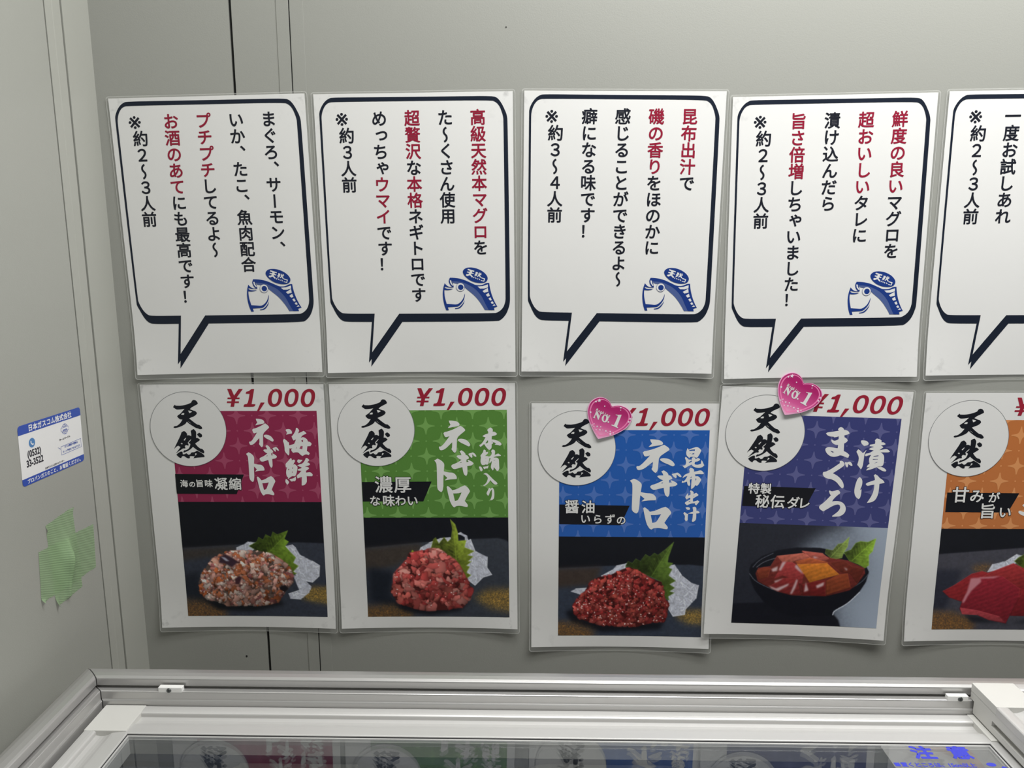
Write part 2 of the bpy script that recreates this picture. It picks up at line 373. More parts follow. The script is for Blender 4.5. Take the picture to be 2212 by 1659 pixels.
# ------------------------------------------------------------ tracings (1/20 mm)
S={
 'ten':['o728,527 744,498 771,474 784,493 839,496 906,496 1012,477 1079,456 1128,436 1157,420 1170,386 1190,370 1212,360 1259,370 1291,409 1300,443 1289,457 1211,496 1138,536 1103,575 1187,612 1229,619 1261,661 1255,685 1201,734 1113,767 1067,789 1129,845 1212,914 1263,944 1292,942 1338,983 1356,1018 1341,1037 1298,1042 1255,1022 1217,1015 1143,968 1059,909 1011,862 988,899 958,928 884,967 816,993 767,1005 724,1017 693,1000 716,973 769,971 819,937 873,888 920,813 872,812 835,790 801,741 829,712 883,681 928,630 994,560 902,576 806,583 779,566', 'h1056,604 1101,604 1162,629 1133,653 1084,670 1071,631', 'h894,693 934,657 975,664 965,708 898,710', 'h1040,850 1061,865 1112,909 1102,914 1046,872', 'h739,995 807,971 837,959 797,981 748,999'],
 'nen':['o667,1502 730,1388 793,1275 846,1177 862,1132 878,1110 929,1088 969,1116 995,1162 982,1194 1042,1185 1086,1217 1093,1168 1085,1084 1115,1060 1156,1043 1186,1075 1206,1114 1190,1254 1224,1250 1264,1277 1277,1297 1243,1326 1164,1375 1161,1390 1213,1459 1273,1509 1312,1509 1344,1549 1357,1584 1339,1616 1289,1594 1223,1554 1163,1509 1102,1457 1052,1508 983,1553 914,1582 875,1597 871,1575 896,1545 915,1550 974,1525 1014,1493 1035,1449 1052,1399 1041,1377 1008,1367 1055,1325 1081,1279 1072,1276 1022,1320 984,1369 1004,1404 998,1429 941,1414 910,1448 923,1478 915,1498 865,1493 820,1527 775,1552 700,1611 762,1537 818,1465 762,1430 717,1452', 'h893,1305 939,1248 972,1244 926,1315', 'h817,1384 849,1359 875,1386 854,1408', 'o1225,1164 1275,1129 1326,1159 1339,1198 1328,1223 1285,1238 1252,1213', 'o703,1651 739,1616 808,1574 846,1579 848,1642 887,1642 936,1617 983,1654 1027,1642 1045,1607 1072,1593 1121,1593 1190,1556 1270,1598 1335,1648 1353,1683 1342,1703 1265,1708 1168,1717 1095,1732 1131,1687 1073,1680 1025,1677 1000,1697 1009,1722 994,1734 960,1734 908,1701 876,1674 837,1679 819,1696 803,1728 758,1711', 'h1142,1608 1191,1625 1136,1675 1129,1672'],
 'negi':['o2693,864 2736,862 2812,870 2881,887 2918,918 2936,957 2911,987 2824,1000 2670,1030 2701,992 2736,959 2708,917', 'o2564,1155 2597,1124 2621,1127 2752,1083 2850,1039 2916,1001 2954,985 3023,1032 3057,1076 3051,1101 2988,1151 2867,1253 2858,1384 2851,1552 2828,1600 2809,1614 2777,1591 2735,1529 2755,1490 2758,1362 2689,1428 2616,1501 2550,1543 2490,1556 2463,1534 2450,1483 2465,1467 2498,1470 2554,1419 2638,1311 2705,1219 2618,1247 2591,1233', 'o2887,1312 2909,1290 2963,1284 3034,1296 3098,1330 3150,1391 3168,1436 3138,1467 3106,1455 3031,1413 2961,1382 2897,1334', 'o2922,1585 2963,1560 3020,1599 3050,1641 3054,1673 3081,1674 3112,1701 3129,1743 3119,1757 3070,1775 3068,1840 3131,1831 3096,1799 3110,1785 3159,1808 3212,1841 3229,1873 3192,1915 3084,1929 3086,2036 3084,2120 3056,2166 3008,2129 2987,2035 2976,1952 2885,1979 2790,2007 2742,1979 2720,1932 2739,1900 2816,1872 2880,1840 2967,1780 2918,1766 2874,1728 2848,1696 2875,1676 2964,1676 2952,1636', 'h2906,1856 2961,1829 2960,1854 2942,1860', 'o3119,1646 3149,1632 3198,1619 3221,1609 3269,1642 3300,1697 3286,1711 3250,1693 3224,1660 3198,1651 3210,1702 3200,1734 3161,1711', 'o2338,1796 2407,1754 2469,1782 2526,1829 2562,1885 2548,1997 2542,2057 2649,2086 2748,2089 2801,2124 2840,2189 2834,2236 2807,2241 2690,2245 2567,2268 2623,2212 2584,2170 2535,2127 2528,2221 2523,2409 2502,2526 2469,2550 2420,2521 2384,2465 2386,2314 2389,2034 2385,1894 2377,1852', 'o2602,2428 2627,2409 2675,2447 2728,2513 2837,2485 2929,2429 3020,2396 3082,2438 3134,2523 3129,2551 3078,2627 3007,2768 3046,2816 3081,2873 3067,2911 3026,2911 2918,2882 2809,2887 2772,2920 2736,2910 2675,2796 2635,2616', 'h2744,2584 2844,2584 2948,2560 2886,2692 2853,2754 2780,2773 2764,2692'],
 'kaisen':['o3276,1067 3293,1049 3360,1044 3395,1067 3419,1113 3408,1148 3376,1150 3283,1173 3308,1127', 'o3197,1320 3225,1272 3259,1297 3302,1334 3309,1367 3330,1348 3333,1381 3332,1432 3447,1399 3462,1381 3482,1334 3508,1279 3445,1311 3427,1288 3406,1219 3442,1182 3481,1127 3513,1058 3517,1019 3542,1017 3582,1063 3576,1095 3554,1150 3631,1118 3686,1088 3721,1113 3746,1146 3723,1159 3649,1191 3600,1261 3646,1238 3673,1235 3717,1256 3756,1288 3771,1339 3811,1344 3841,1372 3853,1395 3824,1441 3751,1446 3731,1561 3775,1589 3796,1617 3771,1657 3709,1631 3625,1678 3581,1645 3539,1592 3467,1589 3416,1603 3387,1566 3375,1534 3405,1492 3364,1503 3335,1492 3328,1566 3324,1636 3309,1664 3283,1645 3224,1566 3228,1496 3221,1394', 'h3615,1311 3665,1293 3657,1358 3635,1348', 'h3536,1374 3559,1332 3548,1374', 'h3562,1508 3598,1441 3650,1441 3634,1522', 'h3479,1506 3497,1464 3511,1464 3495,1506', 'o3226,1866 3306,1786 3348,1734 3374,1751 3362,1791 3424,1766 3449,1796 3424,1841 3392,1891 3437,1879 3469,1906 3498,1941 3481,2022 3457,2112 3430,2152 3410,2163 3366,2153 3310,2188 3254,2231 3271,2188 3247,2185 3229,2132 3225,2072 3237,2002 3257,1951 3228,1946 3224,1901', 'h3371,1954 3398,1951 3391,1984 3367,1984', 'h3277,1987 3304,1979 3299,2017 3274,2027', 'h3360,2052 3380,2047 3373,2085 3356,2082', 'o3210,2231 3252,2264 3276,2304 3268,2329 3236,2365 3209,2334 3191,2289', 'o3293,2238 3322,2231 3387,2216 3443,2178 3438,2258 3407,2284 3373,2276 3343,2291 3315,2271', 'o3497,1801 3521,1764 3569,1771 3620,1774 3576,1826 3536,1849 3508,1826', 'o3496,1904 3553,1881 3612,1864 3659,1816 3694,1756 3700,1731 3732,1729 3773,1771 3770,1786 3718,1839 3755,1839 3791,1876 3766,1901 3677,1926 3676,1941 3725,1939 3762,1966 3746,1994 3685,2032 3687,2082 3776,2067 3818,2092 3838,2132 3822,2160 3751,2160 3693,2157 3693,2233 3689,2309 3641,2369 3587,2387 3570,2380 3578,2283 3587,2178 3530,2193 3482,2213 3468,2163 3479,2142 3525,2102 3588,2032 3501,2024 3497,2007 3517,1991 3586,1974 3593,1946 3550,1936'],
 'honmaguro':['o3561,1086 3599,1044 3635,1027 3675,1054 3684,1083 3679,1132 3712,1122 3756,1149 3778,1178 3749,1207 3673,1223 3657,1230 3653,1305 3722,1315 3810,1345 3867,1391 3879,1418 3847,1450 3796,1434 3727,1424 3759,1397 3708,1371 3655,1354 3651,1371 3689,1374 3682,1400 3652,1413 3650,1509 3604,1548 3572,1535 3528,1482 3482,1406 3433,1455 3395,1475 3376,1448 3379,1432 3415,1419 3473,1344 3523,1249 3488,1246 3450,1226 3502,1193 3585,1164 3585,1122', 'h3511,1390 3563,1321 3579,1331 3575,1377 3530,1403', 'h3551,1436 3574,1439 3576,1462', 'o3397,1679 3449,1620 3466,1567 3479,1541 3520,1568 3513,1607 3558,1597 3570,1624 3525,1666 3493,1699 3550,1693 3588,1713 3646,1680 3657,1614 3641,1581 3667,1542 3706,1548 3731,1582 3716,1674 3800,1638 3860,1681 3850,1694 3767,1697 3697,1720 3690,1736 3760,1733 3804,1760 3814,1793 3815,1926 3821,1994 3794,2042 3767,2045 3724,1992 3693,1952 3685,2022 3666,2034 3642,1994 3626,1954 3650,1859 3654,1799 3611,1862 3595,1859 3602,1812 3632,1746 3594,1739 3583,1825 3566,1885 3540,1902 3515,1888 3476,1908 3425,1904 3394,1845 3398,1778 3409,1732 3400,1702', 'h3504,1746 3527,1736 3523,1759', 'h3500,1835 3516,1809 3519,1829', 'h3692,1796 3731,1783 3730,1796 3695,1809', 'h3716,1879 3733,1859 3736,1876', 'h3712,1925 3738,1939 3734,1952', 'o3357,1953 3376,1942 3409,1953 3438,2016 3429,2041 3407,2055 3380,2032', 'o3452,1954 3491,1948 3534,1943 3573,1920 3561,1977 3539,1993 3517,1979 3484,2007 3460,1982', 'o3457,2126 3482,2104 3521,2098 3574,2141 3639,2215 3708,2283 3757,2323 3770,2357 3745,2377 3702,2368 3653,2323 3608,2263 3571,2328 3516,2379 3477,2405 3447,2396 3461,2382 3488,2373 3528,2317 3554,2243 3557,2203 3520,2152 3493,2129', 'o3580,2454 3612,2479 3651,2451 3684,2482 3698,2574 3691,2688 3663,2734 3613,2754 3605,2740 3631,2683 3646,2602 3645,2479 3601,2539 3578,2591 3566,2634 3544,2634 3520,2596 3523,2568 3563,2493'],
 'konbu':['o3530,1038 3550,1068 3560,1077 3575,1061 3655,1031 3729,1005 3787,1028 3836,1086 3811,1158 3764,1244 3740,1257 3682,1234 3644,1234 3594,1238 3576,1258 3518,1212 3502,1146 3513,1087', 'h3557,1087 3600,1066 3700,1061 3696,1100 3626,1097 3564,1107', 'h3575,1159 3610,1149 3604,1162 3579,1169', 'h3611,1182 3641,1159 3688,1142 3680,1179', 'o3479,1265 3494,1242 3526,1264 3565,1307 3609,1303 3626,1323 3571,1360 3569,1392 3637,1356 3628,1303 3639,1264 3664,1244 3708,1260 3717,1300 3759,1267 3794,1270 3820,1299 3787,1336 3706,1356 3695,1402 3709,1422 3778,1428 3846,1401 3855,1316 3889,1375 3914,1434 3893,1467 3844,1490 3794,1497 3717,1484 3666,1458 3633,1415 3546,1462 3485,1505 3432,1449 3495,1436 3512,1383 3503,1317', 'o3587,1528 3617,1498 3662,1511 3695,1544 3690,1590 3753,1580 3840,1553 3879,1573 3919,1625 3901,1645 3787,1639 3705,1653 3725,1673 3729,1699 3783,1692 3828,1725 3865,1778 3845,1818 3810,1891 3773,1921 3734,1905 3706,1959 3649,2002 3644,1952 3649,1819 3652,1752 3609,1776 3604,1812 3619,1865 3617,1905 3599,1925 3563,1899 3547,1819 3491,1840 3431,1853 3436,1803 3471,1820 3514,1773 3555,1687 3505,1697 3446,1737 3460,1694 3509,1647 3590,1620 3601,1587', 'h3731,1745 3753,1745 3760,1765 3740,1818 3738,1832', 'h3605,1753 3652,1673 3644,1713 3648,1731', 'o3621,2051 3642,2033 3683,2056 3706,2079 3702,2124 3766,2092 3816,2138 3806,2158 3753,2186 3693,2229 3696,2303 3747,2295 3805,2271 3844,2300 3814,2340 3778,2386 3750,2366 3754,2337 3673,2341 3614,2364 3569,2387 3539,2367 3518,2336 3531,2313 3584,2284 3642,2244 3635,2204 3592,2218 3556,2244 3533,2222 3524,2199 3541,2153 3580,2099 3580,2164 3638,2141 3641,2079', 'h3693,2175 3735,2138 3730,2152 3697,2189', 'h3585,2318 3638,2270 3641,2298 3612,2315', 'o3539,2444 3590,2435 3623,2444 3640,2470 3625,2498 3592,2498 3565,2484', 'o3495,2588 3513,2556 3547,2576 3580,2605 3601,2593 3593,2645 3594,2748 3560,2775 3526,2731 3536,2668 3527,2634', 'o3699,2446 3725,2426 3758,2429 3783,2454 3783,2520 3810,2520 3843,2537 3861,2563 3840,2583 3783,2583 3787,2678 3781,2736 3755,2770 3712,2788 3695,2771 3709,2707 3715,2592 3650,2590 3607,2587 3665,2558 3716,2544 3711,2483'],
 'maguro':['o2383,1009 2408,985 2536,963 2668,936 2639,910 2657,869 2698,849 2748,870 2770,915 2818,917 2873,943 2900,991 2847,1020 2788,1036 2797,1085 2847,1106 2877,1155 2856,1192 2803,1226 2814,1403 2882,1432 2949,1489 2930,1549 2894,1546 2757,1491 2691,1526 2597,1545 2516,1522 2440,1461 2401,1380 2418,1339 2477,1319 2574,1329 2676,1344 2681,1262 2611,1259 2546,1221 2514,1167 2520,1142 2576,1176 2635,1159 2676,1130 2672,1058 2618,1082 2567,1089 2565,1075 2469,1071 2414,1044', 'h2508,1404 2538,1403 2616,1432 2569,1448', 'o2785,1628 2826,1644 2866,1694 2862,1730 2831,1768 2623,1927 2739,1983 2836,2072 2895,2172 2903,2246 2875,2273 2828,2239 2737,2131 2634,2070 2491,2047 2429,2003 2403,1949 2415,1907 2475,1896 2583,1832 2761,1688 2756,1642', 'o2868,1666 2889,1656 2916,1669 2974,1639 3012,1666 3047,1724 3034,1743 2992,1726 2945,1691 2949,1746 2932,1778 2903,1752', 'o2589,2350 2602,2336 2637,2356 2677,2355 2736,2334 2769,2317 2800,2324 2838,2368 2836,2400 2778,2444 2706,2532 2675,2597 2737,2584 2827,2581 2916,2610 2978,2672 3007,2751 3001,2832 2957,2898 2881,2944 2725,2955 2720,2939 2793,2877 2852,2816 2884,2740 2871,2681 2830,2656 2761,2669 2684,2709 2604,2766 2504,2834 2428,2788 2401,2746 2414,2698 2466,2661 2548,2570 2642,2449 2607,2408'],
 'zuke':['o3173,1166 3186,1142 3275,1142 3328,1171 3351,1217 3327,1249 3254,1265 3193,1212', 'o3103,1407 3134,1349 3187,1383 3238,1434 3267,1422 3315,1363 3280,1453 3279,1620 3273,1746 3245,1810 3153,1708 3173,1613 3168,1520', 'o3298,1484 3314,1447 3387,1434 3489,1361 3428,1352 3372,1341 3394,1314 3494,1279 3378,1262 3385,1236 3492,1212 3496,1160 3482,1129 3517,1087 3578,1100 3626,1130 3627,1176 3681,1169 3725,1209 3683,1231 3610,1244 3662,1263 3680,1289 3643,1316 3593,1359 3695,1335 3773,1320 3839,1377 3802,1399 3662,1398 3619,1410 3665,1419 3727,1479 3735,1678 3700,1726 3621,1729 3526,1779 3440,1814 3367,1832 3383,1795 3457,1740 3369,1759 3379,1716 3425,1678 3401,1595 3404,1532 3441,1463 3373,1481 3320,1504', 'o3593,1751 3691,1737 3777,1781 3809,1822 3794,1844 3733,1835 3648,1791', 'o3199,2033 3240,1998 3290,2040 3311,2113 3304,2209 3270,2311 3307,2283 3312,2379 3299,2486 3267,2513 3201,2468 3162,2384 3152,2289 3167,2150', 'o3393,2153 3424,2120 3588,2056 3576,1993 3550,1947 3577,1919 3636,1949 3682,2005 3757,2045 3804,2101 3786,2118 3692,2137 3698,2269 3688,2408 3650,2516 3577,2577 3468,2597 3510,2521 3567,2401 3589,2284 3589,2157 3501,2176 3443,2194 3412,2184', 'h3489,1493 3601,1468 3599,1499 3486,1514', 'h3480,1561 3596,1557 3598,1573 3479,1582', 'h3495,1676 3593,1620 3591,1646'],
 'tail':['o2316,2762 2340,2728 2399,2754 2473,2771 2605,2727 2645,2796 2539,2848 2459,2857 2392,2831 2340,2797', 'o2390,2603 2435,2565 2525,2522 2563,2573 2511,2676 2471,2676'],
 'f_oval':['o3067,3723 3091,3679 3149,3641 3246,3633 3354,3650 3462,3695 3545,3753 3601,3823 3616,3880 3593,3937 3541,3969 3444,3977 3335,3960 3221,3915 3132,3844 3082,3780'],
 'f_white':['o3184,3664 3324,3709 3317,3732 3276,3722 3269,3747 3310,3763 3304,3779 3259,3769 3249,3788 3290,3830 3273,3858 3223,3804 3165,3822 3136,3806 3146,3781 3191,3778 3211,3756 3160,3743 3167,3721 3218,3731 3225,3708 3174,3689', 'o3353,3729 3401,3742 3394,3770 3377,3808 3351,3827 3319,3824 3324,3811 3351,3802 3326,3792 3332,3779 3349,3770', 'o3400,3770 3416,3771 3424,3745 3442,3752 3438,3774 3477,3781 3473,3802 3441,3796 3469,3854 3443,3857 3423,3818 3392,3843 3380,3830 3412,3796', 'o3455,3752 3477,3762 3470,3777 3451,3770', 'o3309,3839 3325,3846 3311,3871 3292,3861', 'o3337,3849 3353,3854 3359,3878 3343,3881', 'o3369,3865 3385,3869 3398,3897 3378,3894', 'o3408,3872 3430,3882 3449,3911 3426,3910', 'o3469,3850 3555,3880 3532,3946 3461,3927 3466,3911 3519,3927 3532,3892 3465,3869', 'o3388,4050 3501,4042 3614,4005 3613,4072 3526,4096 3439,4095', 'o3493,4150 3610,4081 3621,4164 3531,4186', 'o3565,4231 3627,4187 3652,4257 3600,4273', 'o3622,4315 3664,4286 3695,4348 3656,4360', 'o3669,4399 3705,4370 3739,4419 3694,4431', 'o3706,4476 3732,4448 3752,4438 3774,4470 3739,4473', 'o2780,3911 2812,3911 2821,3962 2854,4023 2832,4026 2795,3975'],
 'f_dark':['o2785,3852 2881,3856 2996,3873 3099,3904 3188,3943 3277,3985 3347,4018 3437,4025 3508,4010 3573,3975 3643,3973 3655,4072 3685,4200 3722,4309 3772,4419 3816,4493 3777,4503 3738,4522 3753,4570 3627,4569 3552,4430 3478,4262 3345,4107 3218,4023 3059,3952 2931,3931 2847,3930 2834,3930 2849,3988 2864,4045 2860,4063 2818,4051 2775,3993 2758,3936 2761,3904', 'o2666,3970 2710,4022 2767,4054 2863,4063 2818,4071 2734,4063 2673,4044 2663,4063 2701,4089 2772,4096 2853,4093 2797,4115 2720,4124 2659,4114 2654,4178 2664,4287 2699,4422 2809,4430 2918,4441 2984,4406 3043,4348 3084,4272 3102,4198 3107,4233 3089,4323 3042,4400 2989,4457 2943,4486 2820,4491 2723,4497 2744,4565 2688,4564 2652,4474 2624,4332 2617,4203 2631,4082 2648,4024', 'o2881,4521 2956,4509 3015,4464 3068,4400 3098,4349 3084,4407 3034,4483 2975,4528 2884,4537'],
 'f_slate':['o2847,3921 2931,3922 3027,3945 3123,3978 3250,4030 3346,4082 3435,4153 3523,4250 3604,4385 3692,4560 3685,4570 3537,4568 3499,4494 3418,4371 3329,4261 3234,4177 3114,4080 3058,4003 2994,3970 2923,3988 2846,3962'],
 'f_eye':['o3010,4060 3018,4063'],
 'price':['o2001,108 2092,108 2146,260 2264,109 2357,110 2203,306 2270,306 2265,342 2173,342 2159,395 2249,395 2243,434 2149,433 2127,520 2044,520 2068,433 1968,432 1976,394 2075,394 2084,341 1987,341 1995,305 2065,305', 'o2416,219 2428,170 2491,162 2544,111 2617,112 2534,461 2620,461 2605,523 2347,521 2359,460 2446,460 2505,220', 'o2744,423 2837,423 2697,619 2647,619', 'o3115,100 3198,118 3248,187 3246,293 3207,420 3138,499 3043,528 2960,509 2910,429 2915,323 2952,207 3021,133', 'h3114,163 3155,192 3169,261 3146,367 3108,441 3050,467 3009,440 2995,366 3013,270 3051,191', 'o3490,102 3573,121 3624,190 3622,295 3583,422 3514,501 3420,531 3337,511 3287,431 3291,325 3328,209 3397,135', 'h3489,166 3530,194 3545,263 3522,369 3484,443 3427,469 3385,442 3371,368 3389,273 3427,194', 'o3865,105 3948,123 3998,192 3997,297 3959,424 3891,503 3797,533 3714,513 3663,433 3667,327 3703,211 3772,138', 'h3864,168 3905,197 3920,265 3898,371 3860,445 3803,471 3762,444 3747,370 3764,275 3802,196'],
 'heart':['o1803,75 1874,51 1966,44 2058,64 2158,115 2232,202 2261,297 2250,385 2206,480 2116,582 1986,664 1843,733 1685,771 1513,816 1486,796 1391,632 1316,462 1275,347 1252,211 1258,103 1302,-18 1367,-86 1458,-136 1549,-150 1641,-127 1721,-73 1768,-13'],
 'h_no1':['o1450,173 1489,190 1521,292 1546,227 1526,217 1532,204 1582,224 1576,241 1559,237 1506,376 1493,373 1451,244 1419,319 1433,329 1426,343 1376,319 1380,309 1399,312 1447,190', 'o1642,251 1688,264 1732,318 1723,379 1685,427 1639,437 1592,410 1575,359 1583,298', 'o1892,250 1918,260 2020,257 2020,270 1924,528 1954,555 1945,566 1795,501 1801,484 1851,494 1864,481 1939,298 1932,277 1889,267', 'h1649,274 1675,291 1680,332 1664,393 1638,413 1618,386 1620,332 1633,285'],
 'h_stars':[(75.89, -3.46, 2.37), (66.26, 10.04, 1.58), (110.81, 17.55, 1.58), (73.93, 26.3, 1.27), (76.97, 30.21, 1.27), (83.77, 31.56, 1.33), (88.79, 34.96, 1.74), (68.2, 24.79, 1.11), (72.14, -2.11, -0.95), (81.98, 3.02, -0.7), (100.0, 4.74, -0.89), (99.9, 7.6, -0.51), (109.25, 21.11, -0.89), (70.42, 23.42, -0.57), (77.9, 26.8, -0.63), (70.14, 26.48, -0.57), (80.28, 30.37, -0.47), (88.56, 32.06, -0.7), (92.07, 33.75, -0.63), (85.95, 33.26, -0.38), (72.84, 30.05, -0.57), (86.56, 22.53, -1.11)],
 'h_fix':['o1803,75 1513,816 1634,183 1769,-112 1422,605'],
 'negi_bb':['o2363,854 3269,2919 2346,795 3064,2628 2283,824 3378,2978'],
 'bub_out':['o395,71 1213,77 2132,82 3049,86 3780,90 3882,131 3960,230 4027,361 4071,471 4088,592 4097,4276 4090,4419 4065,4515 4026,4622 3972,4706 3899,4777 3814,4820 1706,4812 972,5812 990,5637 923,5718 1027,4807 452,4802 368,4773 298,4711 231,4602 177,4481 140,4409 120,4337 104,434 113,357 145,281 191,205 253,136 325,92', 'h402,158 2129,165 3755,172 3846,211 3914,283 3958,382 3991,492 4001,579 4001,4275 3990,4394 3951,4502 3890,4573 3817,4620 3745,4639 1641,4631 1004,5485 1096,4626 413,4621 342,4586 272,4518 217,4421 179,4325 161,4241 150,523 155,435 178,347 215,271 260,211 320,174'],
 'ban_P1':['o626,2112 2237,2124 2032,2597 625,2590'],
 'cap_P1':[('海', 40.9, 117.3, 8.9), ('の', 50.4, 118.1, 7.4), ('旨', 59.2, 117.1, 8.9), ('味', 69.7, 117.1, 9.2), ('凝', 84.1, 117.7, 14.8), ('縮', 100.7, 117.7, 14.4)],
 'ban_P2':['o642,2306 2257,2298 2051,2775 643,2776'],
 'cap_P2':[('濃', 57.2, 118.8, 20.1), ('厚', 79.2, 119.0, 19.7), ('な', 46.3, 138.2, 12.5), ('味', 62.3, 138.1, 14.0), ('わ', 76.1, 138.1, 12.5), ('い', 89.9, 138.1, 12.9)],
 'ban_P3':['o644,2387 2257,2407 2060,2879 644,2864'],
 'cap_P3':[('醤', 46.7, 122.3, 16.1), ('油', 65.4, 122.4, 15.4), ('い', 62.3, 136.7, 11.5), ('ら', 76.4, 137.0, 11.5), ('ず', 90.7, 136.9, 11.8), ('の', 103.5, 138.2, 10.7)],
 'ban_P4':['o665,2294 2280,2292 2085,2771 656,2768'],
 'cap_P4':[('特', 44.6, 117.5, 12.6), ('製', 58.1, 117.4, 12.2), ('秘', 55.4, 132.4, 15.6), ('伝', 72.6, 132.5, 16.0), ('ダ', 90.2, 133.1, 14.1), ('レ', 102.7, 133.1, 13.7)],
 'ban_P5':['o682,2304 2289,2317 2084,2776 683,2768'],
 'cap_P5':[('甘', 49.1, 118.2, 18.5), ('み', 67.7, 119.4, 15.8), ('が', 86.8, 121.3, 12.3), ('旨', 81.3, 137.4, 17.7), ('い', 100.9, 138.6, 14.2)],
}
